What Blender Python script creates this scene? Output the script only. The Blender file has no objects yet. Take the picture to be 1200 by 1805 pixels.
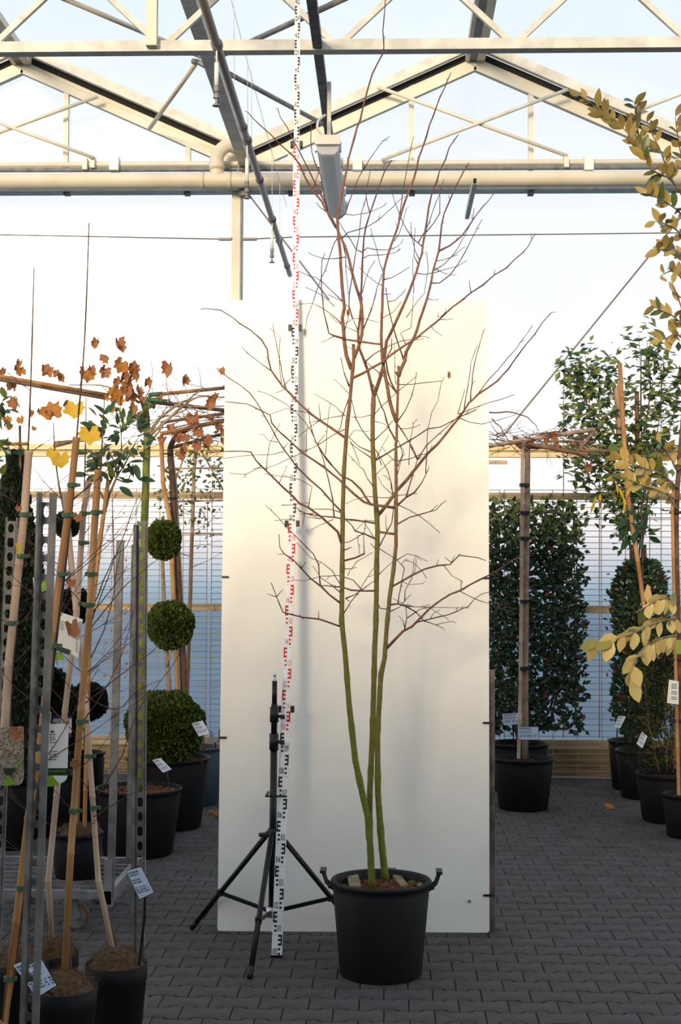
import bpy, math, random
from mathutils import Vector, Matrix
R = random.Random(7)
PI = math.pi
S = bpy.context.scene
COL = S.collection

# ------------------------------------------------------------------ camera
F = 2437.0
CH = 1.72
cy_ = Vector((79, -112.5, -F)).normalized()
cz_ = Vector((math.sin(.0035), math.cos(.0035), 0))
cz_ = (cz_ - cy_ * cz_.dot(cy_)).normalized()
cx_ = cy_.cross(cz_)
cam_d = bpy.data.cameras.new('camera')
cam_d.sensor_fit = 'HORIZONTAL'; cam_d.sensor_width = 24; cam_d.lens = F / 1200 * 24
cam_d.clip_end = 500
cam = bpy.data.objects.new('camera', cam_d); COL.objects.link(cam)
cam.matrix_world = Matrix.Translation((0, 0, CH)) @ Matrix((cx_, cy_, cz_)).to_4x4()
S.camera = cam

def P(px, py, D):
    """world point that stands at distance D (world Y) and is seen at pixel (px,py)"""
    d = Vector(((px - 600) / F, -(py - 902.5) / F, -1))
    w = Vector((cx_.dot(d), cy_.dot(d), cz_.dot(d)))
    t = D / w.y
    return Vector((w.x * t, D, CH + w.z * t))
def PZ(px, py, z=0.0):
    d = Vector(((px - 600) / F, -(py - 902.5) / F, -1))
    w = Vector((cx_.dot(d), cy_.dot(d), cz_.dot(d)))
    t = (z - CH) / w.z
    return Vector((w.x * t, w.y * t, z))
def proj(p):
    q = Vector(p) - Vector((0, 0, CH))
    c = cx_ * q.x + cy_ * q.y + cz_ * q.z
    return (600 + F * c.x / -c.z, 902.5 - F * c.y / -c.z)

# ------------------------------------------------------------------ world, sun, exposure
W = bpy.data.worlds.new('sky'); S.world = W; W.use_nodes = True
nt = W.node_tree; nt.nodes.clear()
tc = nt.nodes.new('ShaderNodeTexCoord'); sp = nt.nodes.new('ShaderNodeSeparateXYZ')
mr = nt.nodes.new('ShaderNodeMapRange'); mr.inputs[1].default_value = -1; mr.inputs[2].default_value = 1
cr = nt.nodes.new('ShaderNodeValToRGB'); bg = nt.nodes.new('ShaderNodeBackground'); wo = nt.nodes.new('ShaderNodeOutputWorld')
nt.links.new(tc.outputs['Generated'], sp.inputs[0]); nt.links.new(sp.outputs[2], mr.inputs[0])
nt.links.new(mr.outputs[0], cr.inputs[0]); nt.links.new(cr.outputs[0], bg.inputs[0]); nt.links.new(bg.outputs[0], wo.inputs[0])
stops = [(-.20, (.08, .10, .12)), (-.045, (.13, .21, .29)), (-.012, (.24, .36, .46)), (.006, (.50, .56, .63)), (.03, (.84, .80, .82)), (.055, (.97, .92, .91)),
         (.12, (1.0, .97, .97)), (.18, (.90, .92, .95)), (.26, (.85, .88, .92)), (.38, (.74, .81, .89)), (.7, (.50, .56, .66)), (1.0, (.42, .48, .60))]
el = cr.color_ramp.elements
while len(el) > 1: el.remove(el[-1])
for i, (z, c) in enumerate(stops):
    e = el[0] if i == 0 else el.new((z + 1) / 2)
    e.position = (z + 1) / 2; e.color = (*c, 1)
bg.inputs[1].default_value = 1.0
sl = bpy.data.lights.new('low_sun', 'SUN'); sl.energy = 3.3; sl.color = (1.0, .79, .53); sl.angle = math.radians(13)
so = bpy.data.objects.new('low_sun', sl); COL.objects.link(so)
sd = Vector((math.sin(math.radians(17)), math.cos(math.radians(17)), -math.tan(math.radians(9)))).normalized()
so.rotation_euler = sd.to_track_quat('-Z', 'Y').to_euler(); so.location = (-4, -6, 6)
S.view_settings.view_transform = 'Standard'; S.view_settings.look = 'None'
S.view_settings.exposure = 0.32; S.view_settings.gamma = 1; S.view_settings.use_curve_mapping = False

# ------------------------------------------------------------------ materials
def lin(c):
    return tuple((v / 255 / 12.92) if v / 255 <= .04045 else ((v / 255 + .055) / 1.055) ** 2.4 for v in c)
MATS = {}
def mat(name, c, rough=.6, metal=0, c2=None, scale=8, bump=0, detail=3, trans=0, attr=None, stretch=None, back=None, spec=.4):
    m = bpy.data.materials.new(name); m.use_nodes = True; n = m.node_tree; b = n.nodes['Principled BSDF']
    b.inputs['Roughness'].default_value = rough; b.inputs['Metallic'].default_value = metal
    b.inputs['Specular IOR Level'].default_value = spec
    col = (*lin(c), 1); b.inputs['Base Color'].default_value = col
    src = None
    if attr:
        a = n.nodes.new('ShaderNodeAttribute'); a.attribute_name = attr; src = a.outputs['Color']
    if c2 or bump:
        t = n.nodes.new('ShaderNodeTexCoord'); no = n.nodes.new('ShaderNodeTexNoise')
        no.inputs['Scale'].default_value = scale; no.inputs['Detail'].default_value = detail
        if stretch:
            mp = n.nodes.new('ShaderNodeMapping'); mp.inputs['Scale'].default_value = stretch
            n.links.new(t.outputs['Object'], mp.inputs[0]); n.links.new(mp.outputs[0], no.inputs[0])
        else: n.links.new(t.outputs['Object'], no.inputs[0])
        if c2:
            r = n.nodes.new('ShaderNodeValToRGB'); r.color_ramp.elements[0].position = .35; r.color_ramp.elements[1].position = .65
            r.color_ramp.elements[0].color = col; r.color_ramp.elements[1].color = (*lin(c2), 1)
            n.links.new(no.outputs[0], r.inputs[0])
            if src:
                mx = n.nodes.new('ShaderNodeMix'); mx.data_type = 'RGBA'; mx.blend_type = 'MULTIPLY'; mx.inputs[0].default_value = .6
                n.links.new(src, mx.inputs[6]); n.links.new(r.outputs[0], mx.inputs[7]); src = mx.outputs[2]
            else: src = r.outputs[0]
        if bump:
            bp = n.nodes.new('ShaderNodeBump'); bp.inputs['Strength'].default_value = bump; bp.inputs['Distance'].default_value = .01
            n.links.new(no.outputs[0], bp.inputs['Height']); n.links.new(bp.outputs[0], b.inputs['Normal'])
    if back:   # leaf whose underside has another colour
        g = n.nodes.new('ShaderNodeNewGeometry'); mx = n.nodes.new('ShaderNodeMix'); mx.data_type = 'RGBA'
        n.links.new(g.outputs['Backfacing'], mx.inputs[0]); mx.inputs[6].default_value = col
        if src: n.links.new(src, mx.inputs[6])
        mx.inputs[7].default_value = (*lin(back), 1); src = mx.outputs[2]
    if src: n.links.new(src, b.inputs['Base Color'])
    if trans:
        o = n.nodes['Material Output']; tr = n.nodes.new('ShaderNodeBsdfTranslucent'); ms = n.nodes.new('ShaderNodeMixShader')
        if src: n.links.new(src, tr.inputs[0])
        else: tr.inputs[0].default_value = col
        ms.inputs[0].default_value = trans
        n.links.new(b.outputs[0], ms.inputs[1]); n.links.new(tr.outputs[0], ms.inputs[2]); n.links.new(ms.outputs[0], o.inputs[0])
    MATS[name] = m; return m
def sheet(name, tcol, tf, dcol, gl=.04):
    """clear or milky glazing sheet"""
    m = bpy.data.materials.new(name); m.use_nodes = True; n = m.node_tree; n.nodes.clear()
    o = n.nodes.new('ShaderNodeOutputMaterial'); t = n.nodes.new('ShaderNodeBsdfTransparent'); t.inputs[0].default_value = (*tcol, 1)
    d = n.nodes.new('ShaderNodeBsdfTranslucent'); d.inputs[0].default_value = (*dcol, 1)
    g = n.nodes.new('ShaderNodeBsdfGlossy'); g.inputs['Roughness'].default_value = .15
    a = n.nodes.new('ShaderNodeMixShader'); a.inputs[0].default_value = tf
    c = n.nodes.new('ShaderNodeMixShader'); c.inputs[0].default_value = gl
    n.links.new(d.outputs[0], a.inputs[1]); n.links.new(t.outputs[0], a.inputs[2])
    n.links.new(a.outputs[0], c.inputs[1]); n.links.new(g.outputs[0], c.inputs[2]); n.links.new(c.outputs[0], o.inputs[0])
    MATS[name] = m; return m
mat('galv', (230, 226, 214), .5, .05, (204, 200, 188), 9, .1)
mat('galv_shaded', (128, 126, 122), .6, .15, (92, 90, 86), 12, .15)  # darker copy of galv; shade on the trolley posts is put into the colour
mat('pipe_grey', (166, 158, 146), .45, .1)
mat('galv_dark', (142, 142, 142), .5, .15, (112, 112, 112), 12, .1)
mat('alu_cream', (232, 224, 205), .5, .1, (222, 212, 190), 3)
mat('rubber', (28, 26, 24), .8)
mat('pvc', (235, 224, 200), .4, 0, (226, 212, 184), 3)
mat('white_plastic', (240, 238, 232), .4)
mat('wire', (150, 142, 132), .5, .3)
mat('wire_thin', (190, 188, 184), .5, .2)
mat('wire_mesh', (158, 144, 128), .5, .2)
mat('wood_cream', (236, 216, 172), .6, 0, (218, 192, 142), 5, .1, stretch=(.5, 3, 14))
mat('wood_rail', (192, 172, 136), .7, 0, (160, 138, 104), 6, .2, stretch=(.5, 3, 14))
mat('wood_base', (160, 136, 98), .8, 0, (124, 102, 70), 7, .3, stretch=(.6, 3, 12))
mat('opaque_wall', (120, 118, 114), .8)
mat('paver', (86, 83, 83), .85, 0, (71, 67, 64), 6, .25, 8, spec=.25)
mat('sand_joint', (44, 40, 37), .95, 0, (30, 28, 26), 20, .2)
mat('outside_ground', (86, 126, 152), .9, 0, (68, 104, 130), .3)
mat('panel_white', (243, 240, 231), .45, 0, (235, 230, 218), 1.3, 0, 4)
mat('panel_edge', (120, 112, 104), .8, 0, (80, 74, 68), 12)
mat('black_plastic', (22, 23, 25), .45)
mat('black_metal', (18, 19, 22), .35, .2)
mat('chrome', (190, 190, 190), .25, .8)
mat('staff_white', (240, 240, 238), .35)
mat('print_black', (18, 18, 20), .5)
mat('print_red', (205, 20, 40), .5)
mat('print_grey', (90, 96, 108), .6)
mat('pot_black', (19, 20, 23), .6, 0, (14, 15, 17), 9, .1, spec=.2)
mat('pot_dusty', (21, 22, 26), .6, 0, (28, 27, 26), 5, .1, spec=.25)
mat('pot_blue', (58, 72, 84), .5, 0, (46, 58, 70), 5)
mat('soil', (46, 34, 26), .95, 0, (30, 22, 17), 40, .5)
mat('bark_chip', (122, 72, 48), .9, 0, (74, 42, 28), 30, .2)
mat('coir', (112, 88, 62), .95, 0, (74, 56, 38), 60, .6)
mat('stone_chip', (168, 140, 108), .8, 0, (128, 110, 90), 20)
mat('peg_wood', (150, 142, 108), .8, 0, (110, 100, 70), 12, .2, stretch=(1, 8, 1))
mat('moss', (76, 104, 36), .95, 0, (52, 76, 26), 60, .5)
mat('bark', (255, 255, 255), .75, 0, (190, 180, 170), 45, .35, attr='Col')
mat('bark_green', (122, 126, 56), .8, 0, (88, 96, 44), 14, .3)
mat('bark_brown', (104, 78, 60), .8, 0, (70, 52, 42), 20, .3)
mat('bark_grey', (160, 142, 120), .8, 0, (120, 104, 86), 18, .4)
mat('twig_red', (92, 58, 52), .7, 0, (66, 42, 40), 30)
mat('twig_brown', (104, 76, 58), .7, 0, (74, 54, 42), 30)
mat('bamboo', (184, 138, 84), .5, 0, (150, 104, 60), 14, .1, stretch=(1, 1, .25))
mat('bamboo_pale', (202, 174, 148), .55, 0, (166, 138, 114), 14, .1, stretch=(1, 1, .25))
mat('bamboo_old', (150, 116, 82), .6, 0, (108, 82, 58), 14, .1, stretch=(1, 1, .25))
mat('tie_green', (64, 92, 66), .6)
mat('tie_black', (26, 26, 28), .6)
mat('leaf_magnolia', (86, 98, 48), .35, back=(178, 154, 90), trans=.12)
mat('leaf_magnolia_pale', (150, 142, 70), .4, back=(206, 184, 116), trans=.12)
mat('leaf_glossy', (44, 74, 42), .3, back=(120, 128, 62), trans=.1)
mat('leaf_olive', (96, 104, 50), .4, back=(140, 138, 76), trans=.15)
mat('leaf_photinia', (36, 56, 34), .35, back=(58, 74, 44), trans=.08)
mat('leaf_photinia_red', (112, 48, 40), .4, back=(120, 66, 50), trans=.08)
mat('leaf_mid', (104, 118, 62), .4, back=(126, 132, 72), trans=.12)
mat('leaf_dry', (184, 128, 88), .8, 0, (138, 86, 58), 40, .2, trans=.2)
mat('leaf_dry_gold', (190, 140, 66), .8, 0, (160, 100, 46), 40, .2, trans=.2)
mat('leaf_yellow', (236, 196, 60), .6, 0, (214, 168, 50), 30, trans=.25)
mat('needle_green', (66, 82, 26), .6, trans=.08)
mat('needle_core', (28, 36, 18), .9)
mat('needle_dark', (28, 40, 24), .6, trans=.05)
mat('needle_yellow', (104, 104, 44), .6, trans=.08)
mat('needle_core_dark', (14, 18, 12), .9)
mat('lamp_body', (226, 220, 206), .5)
mat('lamp_cover', (240, 242, 244), .45, trans=.55)
mat('paper_blue', (200, 212, 232), .5)
mat('paper_white', (226, 228, 222), .5)
mat('tag_green', (120, 160, 40), .5)
mat('tag_dark_green', (24, 52, 34), .5)
mat('tag_photo', (176, 160, 140), .6, 0, (88, 84, 66), 160, 0, 2)
mat('tag_purple', (106, 44, 120), .5)
mat('tag_beige', (190, 160, 110), .6)
mat('caster_tyre', (120, 72, 50), .6)
sheet('poly_wall', (1.0, 1.0, 1.0), .92, (.9, .92, .95), .03)
sheet('poly_roof', (.97, .99, 1.0), .86, (.9, .93, .96), .04)

# ------------------------------------------------------------------ mesh helpers
class MB:
    def __init__(s): s.v = []; s.f = []; s.c = None; s.smooth = False; s.mi = []
    def quad(s, a, b, c, d, m=0):
        i = len(s.v); s.v += [tuple(a), tuple(b), tuple(c), tuple(d)]; s.f.append((i, i + 1, i + 2, i + 3)); s.mi.append(m)
    def poly(s, pts, m=0):
        i = len(s.v); s.v += [tuple(p) for p in pts]; s.f.append(tuple(range(i, i + len(pts)))); s.mi.append(m)
    def frame(s, o, ax, ay, az, m=0):
        """parallelepiped centred at o with half axes"""
        i = len(s.v); o = Vector(o)
        for a in (-1, 1):
            for b in (-1, 1):
                for c in (-1, 1): s.v.append(tuple(o + ax * a + ay * b + az * c))
        for q in ((0, 1, 3, 2), (4, 6, 7, 5), (0, 4, 5, 1), (2, 3, 7, 6), (0, 2, 6, 4), (1, 5, 7, 3)):
            s.f.append(tuple(i + k for k in q)); s.mi.append(m)
    def box(s, x0, x1, y0, y1, z0, z1, m=0):
        s.frame(((x0 + x1) / 2, (y0 + y1) / 2, (z0 + z1) / 2), Vector(((x1 - x0) / 2, 0, 0)), Vector((0, (y1 - y0) / 2, 0)), Vector((0, 0, (z1 - z0) / 2)), m)
    def beam(s, a, b, w, h, up=(0, 0, 1), m=0):
        a = Vector(a); b = Vector(b); d = (b - a).normalized(); sd_ = d.cross(Vector(up))
        if sd_.length < 1e-4: sd_ = d.cross(Vector((0, 1, 0)))
        sd_.normalize(); u = sd_.cross(d)
        s.frame((a + b) / 2, (b - a) / 2, sd_ * w / 2, u * h / 2, m)
    def tube(s, pts, rad, n=8, cap=True, cols=None, m=0):
        pts = [Vector(p) for p in pts]; k = len(pts)
        if not isinstance(rad, (list, tuple)): rad = [rad] * k
        base = len(s.v); ref = Vector((.31, .22, .93)).normalized(); pu = None
        for i, p in enumerate(pts):
            d = (pts[min(i + 1, k - 1)] - pts[max(i - 1, 0)])
            if d.length < 1e-9: d = Vector((0, 0, 1))
            d.normalize()
            if pu is None:
                pu = d.cross(ref)
                if pu.length < .05: pu = d.cross(Vector((1, 0, 0)))
            pu = (pu - d * pu.dot(d)).normalized(); pv = d.cross(pu)
            for j in range(n):
                a = 2 * PI * j / n
                s.v.append(tuple(p + (pu * math.cos(a) + pv * math.sin(a)) * rad[i]))
                if cols is not None: s.c.append(cols[i])
        for i in range(k - 1):
            for j in range(n):
                a = base + i * n + j; b = base + i * n + (j + 1) % n
                s.f.append((a, b, b + n, a + n)); s.mi.append(m)
        if cap:
            s.f.append(tuple(base + j for j in range(n))[::-1]); s.mi.append(m)
            s.f.append(tuple(base + (k - 1) * n + j for j in range(n))); s.mi.append(m)
    def lathe(s, o, prof, n=32, m=0):
        o = Vector(o); base = len(s.v); k = len(prof)
        for r, z in prof:
            for j in range(n):
                a = 2 * PI * j / n; s.v.append((o.x + r * math.cos(a), o.y + r * math.sin(a), o.z + z))
        for i in range(k - 1):
            for j in range(n):
                a = base + i * n + j; b = base + i * n + (j + 1) % n
                s.f.append((a, b, b + n, a + n)); s.mi.append(m)
    def mesh(s, name, mats, origin=(0, 0, 0), smooth=None):
        me = bpy.data.meshes.new(name); o = Vector(origin)
        me.from_pydata([(a - o.x, b - o.y, c - o.z) for a, b, c in s.v], [], s.f)
        for m in (mats if isinstance(mats, (list, tuple)) else [mats]): me.materials.append(MATS[m])
        if isinstance(mats, (list, tuple)): me.polygons.foreach_set('material_index', s.mi)
        if s.c:
            ca = me.color_attributes.new('Col', 'FLOAT_COLOR', 'POINT')
            ca.data.foreach_set('color', [x for c in s.c for x in (*c, 1)])
        if smooth if smooth is not None else s.smooth: me.polygons.foreach_set('use_smooth', [True] * len(me.polygons))
        me.update(); return me

ORG = {}
def link(name, me, parent=None, loc=(0, 0, 0)):
    o = bpy.data.objects.new(name, me); COL.objects.link(o); o.location = loc
    if parent is not None: o.parent = parent
    return o
def tag(o, label=None, cat=None, group=None, kind=None):
    if label: o['label'] = label
    if cat: o['category'] = cat
    if group: o['group'] = group
    if kind: o['kind'] = kind
    return o
def empty(name, loc, label=None, cat=None, group=None, kind=None):
    o = link(name, None, None, loc); ORG[o.name] = Vector(loc); o.empty_display_size = .1
    return tag(o, label, cat, group, kind)
def part(name, mb, m, parent=None, smooth=None, label=None, kind=None):
    """mesh in world coordinates, hung under parent"""
    o = Vector((0, 0, 0)) if parent is None else ORG[parent.name]
    ob = link(name, mb.mesh(name, m, o, smooth), parent); ORG[ob.name] = o
    if label: ob['label'] = label
    if kind: ob['kind'] = kind
    return ob
def top(name, mb, m, label, cat, group=None, smooth=None):
    """thing made of one mesh, origin at its lowest point's centre"""
    xs = [v[0] for v in mb.v]; ys = [v[1] for v in mb.v]; zs = [v[2] for v in mb.v]
    o = Vector(((min(xs) + max(xs)) / 2, (min(ys) + max(ys)) / 2, min(zs)))
    ob = link(name, mb.mesh(name, m, o, smooth), None, o); ORG[ob.name] = o
    return tag(ob, label, cat, group)
def inst(name, me, parent, M):
    """shared-mesh child; M is a world matrix"""
    o = bpy.data.objects.new(name, me); COL.objects.link(o); o.parent = parent
    o.matrix_local = Matrix.Translation(-ORG[parent.name]) @ M
    return o
def basis(d, n):
    d = Vector(d).normalized(); n = Vector(n); n = (n - d * n.dot(d))
    if n.length < 1e-3: n = d.orthogonal()
    n.normalize(); x = d.cross(n)
    return Matrix((x, d, n)).transposed().to_4x4()
def rv(s=1.0): return Vector((R.uniform(-s, s), R.uniform(-s, s), R.uniform(-s, s)))
def smooth_path(pts, sub=3):
    out = []; n = len(pts)
    for i in range(n - 1):
        p0, p1, p2, p3 = pts[max(i - 1, 0)], pts[i], pts[i + 1], pts[min(i + 2, n - 1)]
        for k in range(sub):
            t = k / sub
            out.append(.5 * ((2 * p1) + (p2 - p0) * t + (2 * p0 - 5 * p1 + 4 * p2 - p3) * t * t + (3 * p1 - 3 * p2 + p3 - p0) * t ** 3))
    out.append(pts[-1]); return out
def text_mesh(txt, size, depth=0.0):
    cu = bpy.data.curves.new('t', 'FONT'); cu.body = txt; cu.size = size; cu.extrude = depth; cu.align_x = 'CENTER'; cu.align_y = 'CENTER'
    o = bpy.data.objects.new('t', cu); COL.objects.link(o)
    bpy.context.view_layer.update()
    me = bpy.data.meshes.new_from_object(o.evaluated_get(bpy.context.evaluated_depsgraph_get()))
    bpy.data.objects.remove(o); bpy.data.curves.remove(cu); return me

# ------------------------------------------------------------------ floor with interlocking pavers
fl = MB(); fl.box(-9, 9, -4, 12.35, -.12, -.012)
floor = part('floor', fl, 'sand_joint'); floor['kind'] = 'structure'
def paver_outline(g=.0017):
    a = .1 - g; w = .0705 + .011 - g; n_ = .0705 - .011 - g
    return [(-a, -w), (-.066, -w), (-.046, -n_), (.046, -n_), (.066, -w), (a, -w), (a, w), (.066, w), (.046, n_), (-.046, n_), (-.066, w), (-a, w)]
def paver_into(mb, x, y, dz=0):
    o = paver_outline(); i = len(mb.v); n = len(o)
    for z, k in ((-.014, 1), (-.003, 1), (0, .974)):
        for px, py in o: mb.v.append((x + px * k, y + py * (k if k == 1 else .965), z + dz))
    for r in range(2):
        for j in range(n):
            a = i + r * n + j; b = i + r * n + (j + 1) % n
            mb.f.append((a, b, b + n, a + n)); mb.mi.append(0)
    mb.f.append(tuple(i + 2 * n + j for j in range(n))); mb.mi.append(0)
cells = []
for r in range(-10, 90):
    y = .0 + r * .141
    if y > 12.1 or y < 3.6: continue
    for c in range(-45, 45):
        x = c * .2 + (.1 if r % 2 else 0)
        if abs(x) > 7: continue
        q = proj((x, y, 0)); inn = -30 < q[0] < 1230 and q[1] < 1830
        cells.append((inn, y, x))
near = sorted([c for c in cells if c[0]], key=lambda c: c[1])
pm = MB(); paver_into(pm, 0, 0); pmesh = pm.mesh('paver', 'paver')
for _, y, x in near[:295]:
    o = link('paver', pmesh, floor, (x, y, R.uniform(-.0012, .001))); o.rotation_euler = (R.uniform(-.006, .006), R.uniform(-.006, .006), 0)
rest = MB(); keep = set((c[1], c[2]) for c in near[:295])
for _, y, x in cells:
    if (y, x) not in keep: paver_into(rest, x, y, R.uniform(-.0012, .001))
part('paving', rest, 'paver', floor, kind='stuff')
og = MB(); og.box(-60, 60, 12.35, 70, -.3, -.1); part('floor_outside', og, 'outside_ground')['kind'] = 'structure'

# ------------------------------------------------------------------ greenhouse shell
WD = 12.0
VX = [-9.23, -5.23, -1.23, 2.77, 6.77]; ZV = 5.36; ZR = 6.26
wall = empty('wall_back', (0, WD, 0), kind='structure')
for a, b in ((-7, -4.23), (-4.23, -1.23), (-1.23, 1.77), (1.77, 4.77), (4.77, 7)):
    m = MB(); m.box(a, b, WD + .02, WD + .03, 0.02, 5.3); part('wall_sheet', m, 'poly_wall', wall)
for i in range(4):
    a, b = VX[i], VX[i + 1]; c = (a + b) / 2
    m = MB()
    for y in (WD + .02, WD + .03): m.poly([(a, y, 5.3), (b, y, 5.3), (b, y, ZV), (c, y, ZR), (a, y, ZV)])
    part('gable_sheet', m, 'poly_wall', wall)
def wbar(name, a, b, w, h, mm, D=WD, up=(0, 1, 0)):
    m = MB(); m.beam(P(*a, D), P(*b, D), w, h, up); return part(name, m, mm, wall)
# rafters of the gables: galvanised tube, dark gap, cream aluminium bar
for i in range(4):
    a, b = VX[i], VX[i + 1]; c = (a + b) / 2
    for s_, e in ((a, c), (b, c)):
        for nm, mm, dz, w, h, D in (('glazing_bar', 'alu_cream', -.075, .06, .07, WD - .03), ('glazing_bar', 'alu_cream', -.012, .05, .035, WD - .02),
                                    ('gasket', 'rubber', .035, .03, .05, WD - .04), ('rafter', 'galv', .10, .06, .085, WD - .12)):
            m = MB(); m.beam((s_, D, ZV + dz), (e, D, ZR + dz), w, h, (0, 0, 1)); part(nm, m, mm, wall)
# gable mullions
for px, y0 in ((118, 160), (332, 252), (512, 243), (725, 150), (935, 150), (1150, 236)):
    m = MB(); p = P(px, y0, WD - .02); q = P(px, 300, WD - .02)
    m.box(p.x - .022, p.x + .022, WD - .05, WD - .0, q.z, p.z); part('mullion', m, 'alu_cream', wall)
# horizontal tubes, gutter beam, post, rails
def hx(y, D): return P(600, y, D).z
for y, r, mm in ((288, .024, 'alu_cream'), (297.5, .020, 'galv_dark')):
    m = MB(); z = hx(y, WD - .15); m.tube([(-7, WD - .15, z), (7, WD - .15, z)], r, 12); part('wall_tube', m, mm, wall, True)
for px in (202, 630, 1037):
    m = MB(); p = P(px, 290, WD - .17); m.box(p.x - .04, p.x + .04, WD - .21, WD - .11, p.z - .055, p.z + .065); part('tube_bracket', m, 'white_plastic', wall)
for px, py in ((150, 287), (163, 284), (998, 283)):
    m = MB(); p = P(px, py, WD - .19); m.box(p.x - .02, p.x + .02, WD - .21, WD - .12, p.z - .06, p.z + .04); part('tube_clip', m, 'alu_cream', wall)
m = MB(); z = hx(334, WD - .1); m.box(-7, 7, WD - .16, WD - .02, z - .022, z + .022); m.box(-7, 7, WD - .05, WD - .02, z, z + .12); part('gutter_beam', m, 'galv', wall)
for px in (118, 330, 513, 726, 935, 1152):
    m = MB(); p = P(px, 339, WD - .1); m.box(p.x - .025, p.x + .025, WD - .14, WD - .06, p.z - .025, p.z + .01); part('bolt_plate', m, 'galv_dark', wall)
pc = P(418, 400, WD - .1)
m = MB(); zt = hx(332, WD - .1); m.box(pc.x - .044, pc.x + .03, WD - .14, WD - .02, 0, zt); part('post', m, 'alu_cream', wall)
m = MB(); m.box(pc.x + .03, pc.x + .044, WD - .14, WD - .02, 0, zt); part('post_side', m, 'galv_dark', wall)
for y0, y1, mm, th, nm in ((784, 794, 'wood_cream', .05, 'rail'), (794.5, 798, 'wood_rail', .03, 'rail'), (798, 806, 'wood_cream', .05, 'rail'), (868, 880, 'wood_rail', .04, 'rail'), (1065, 1077, 'wood_rail', .04, 'rail'),
                           (1300, 1317, 'wood_rail', .03, 'base_board'), (1318, 1340, 'wood_base', .035, 'base_board'), (1341, 1363, 'wood_base', .03, 'base_board')):
    m = MB(); z0 = max(0.0, hx(y1, WD)); z1 = hx(y0, WD); m.box(-7, 7, WD - th, WD + .015, z0, z1); part(nm, m, mm, wall)
# wire mesh panels leaning on the rails
for k, x0 in enumerate((-4.03, -1.51, 1.01, 3.53)):
    fp = empty('wire_mesh_panel', (x0 + 1.25, WD - .09, 0), ['wire mesh fence panel on the back wall at the far left edge', 'wire mesh fence panel behind the left pots and the white board', 'wire mesh fence panel behind the trained tree on the right', 'wire mesh fence panel at the far right edge of the back wall'][k], 'fence panel', 'wire mesh panels')
    mh = MB(); mh.tube([(-1.25, 0, 0), (1.25, 0, 0)], .0032, 5); hm = mh.mesh('horizontal_wire', 'wire_mesh')
    mv = MB(); mv.tube([(0, 0, 0), (0, 0, 2.46)], .0036, 5); vm = mv.mesh('vertical_wire', 'wire_mesh')
    for i in range(50): link('horizontal_wire', hm, fp, (0, -.008 if i else -.008, .012 + i * .05))
    for i in range(13): link('vertical_wire', vm, fp, (-1.24 + i * 2.48 / 12, 0, 0))
# PVC drain with elbow
dr = empty('drain_pipe', P(600, 317, WD - .32), 'cream plastic drain pipe running along the back wall under the gutter', 'pipe')
m = MB(); z = hx(317, WD - .32); m.tube([(-6.5, WD - .32, z), (6.5, WD - .32, z)], .064, 24); part('pipe', m, 'pvc', dr, True)
m = MB(); p = P(382, 317, WD - .32)
el_ = [Vector((p.x, p.y, z)), Vector((p.x, p.y, z + .14)), Vector((p.x, p.y, z + .2)), Vector((p.x + .03, p.y + .02, z + .27)), Vector((p.x + .1, p.y + .05, z + .32)), Vector((p.x + .2, p.y + .1, z + .3))]
m.tube(smooth_path(el_), .058, 20); part('elbow', m, 'pvc', dr, True)
for px in (357, 405):
    m = MB(); q = P(px, 317, WD - .32); m.tube([(q.x - .018, q.y, z), (q.x + .018, q.y, z)], .071, 24); part('collar', m, 'pvc', dr, True)
m = MB(); m.tube([(p.x, p.y, z + .09), (p.x, p.y, z + .15)], .066, 20); part('collar', m, 'pvc', dr, True)
# gable cross braces
def brace(name, a, b, Da, Db, r, mm, lab, grp='galvanised roof braces'):
    m = MB(); m.tube([P(*a, Da), P(*b, Db)], r, 8); return top(name, m, mm, lab, 'brace', grp, True)
brace('brace_tube', (665, 153), (1000, 275), WD - .2, WD - .2, .016, 'alu_cream', 'brace tube falling from the left to the right across the right gable')
brace('brace_tube', (672, 282), (1000, 158), WD - .23, WD - .23, .016, 'galv', 'brace tube rising from the left to the right across the right gable')
brace('brace_tube', (-60, 255), (172, 170), WD - .2, WD - .2, .016, 'alu_cream', 'brace tube rising to the rafter in the left gable')
brace('brace_tube', (-60, 195), (165, 278), WD - .23, WD - .23, .016, 'alu_cream', 'brace tube falling to the wall tube in the left gable')
brace('brace_tube', (1120, 196), (1260, 142), WD - .2, WD - .2, .018, 'galv', 'brace tube behind the golden leaves at the right edge')
GD = 9.9
brace('strut_tube', (343, 115), (264, 226), GD, WD - .2, .018, 'alu_cream', 'short strut from the gutter clamp down to the left rafter')
brace('strut_tube', (380, 117), (575, 222), GD, WD - .2, .02, 'galv_dark', 'long grey strut from the gutter clamp to the rafter behind the lamp')
brace('strut_tube', (355, 100), (105, -6), GD, 8.3, .018, 'alu_cream', 'strut rising up left from the gutter clamp behind the beam')
brace('strut_tube', (385, 100), (640, -18), GD, 8.3, .02, 'galv_dark', 'strut rising up right from the gutter clamp behind the beam')
m = MB()
a_ = P(340, 108, GD); b_ = P(392, 112, GD)
m.tube([a_, a_ + Vector((.05, -.03, -.02)), a_ + Vector((.1, -.03, -.05)), b_ - Vector((.06, .03, .02)), b_ - Vector((.02, .03, -.01)), b_], .022, 8)
top('gutter_clamp', m, 'galv_dark', 'dark metal clamp wrapped under the valley gutter', 'clamp')
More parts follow.
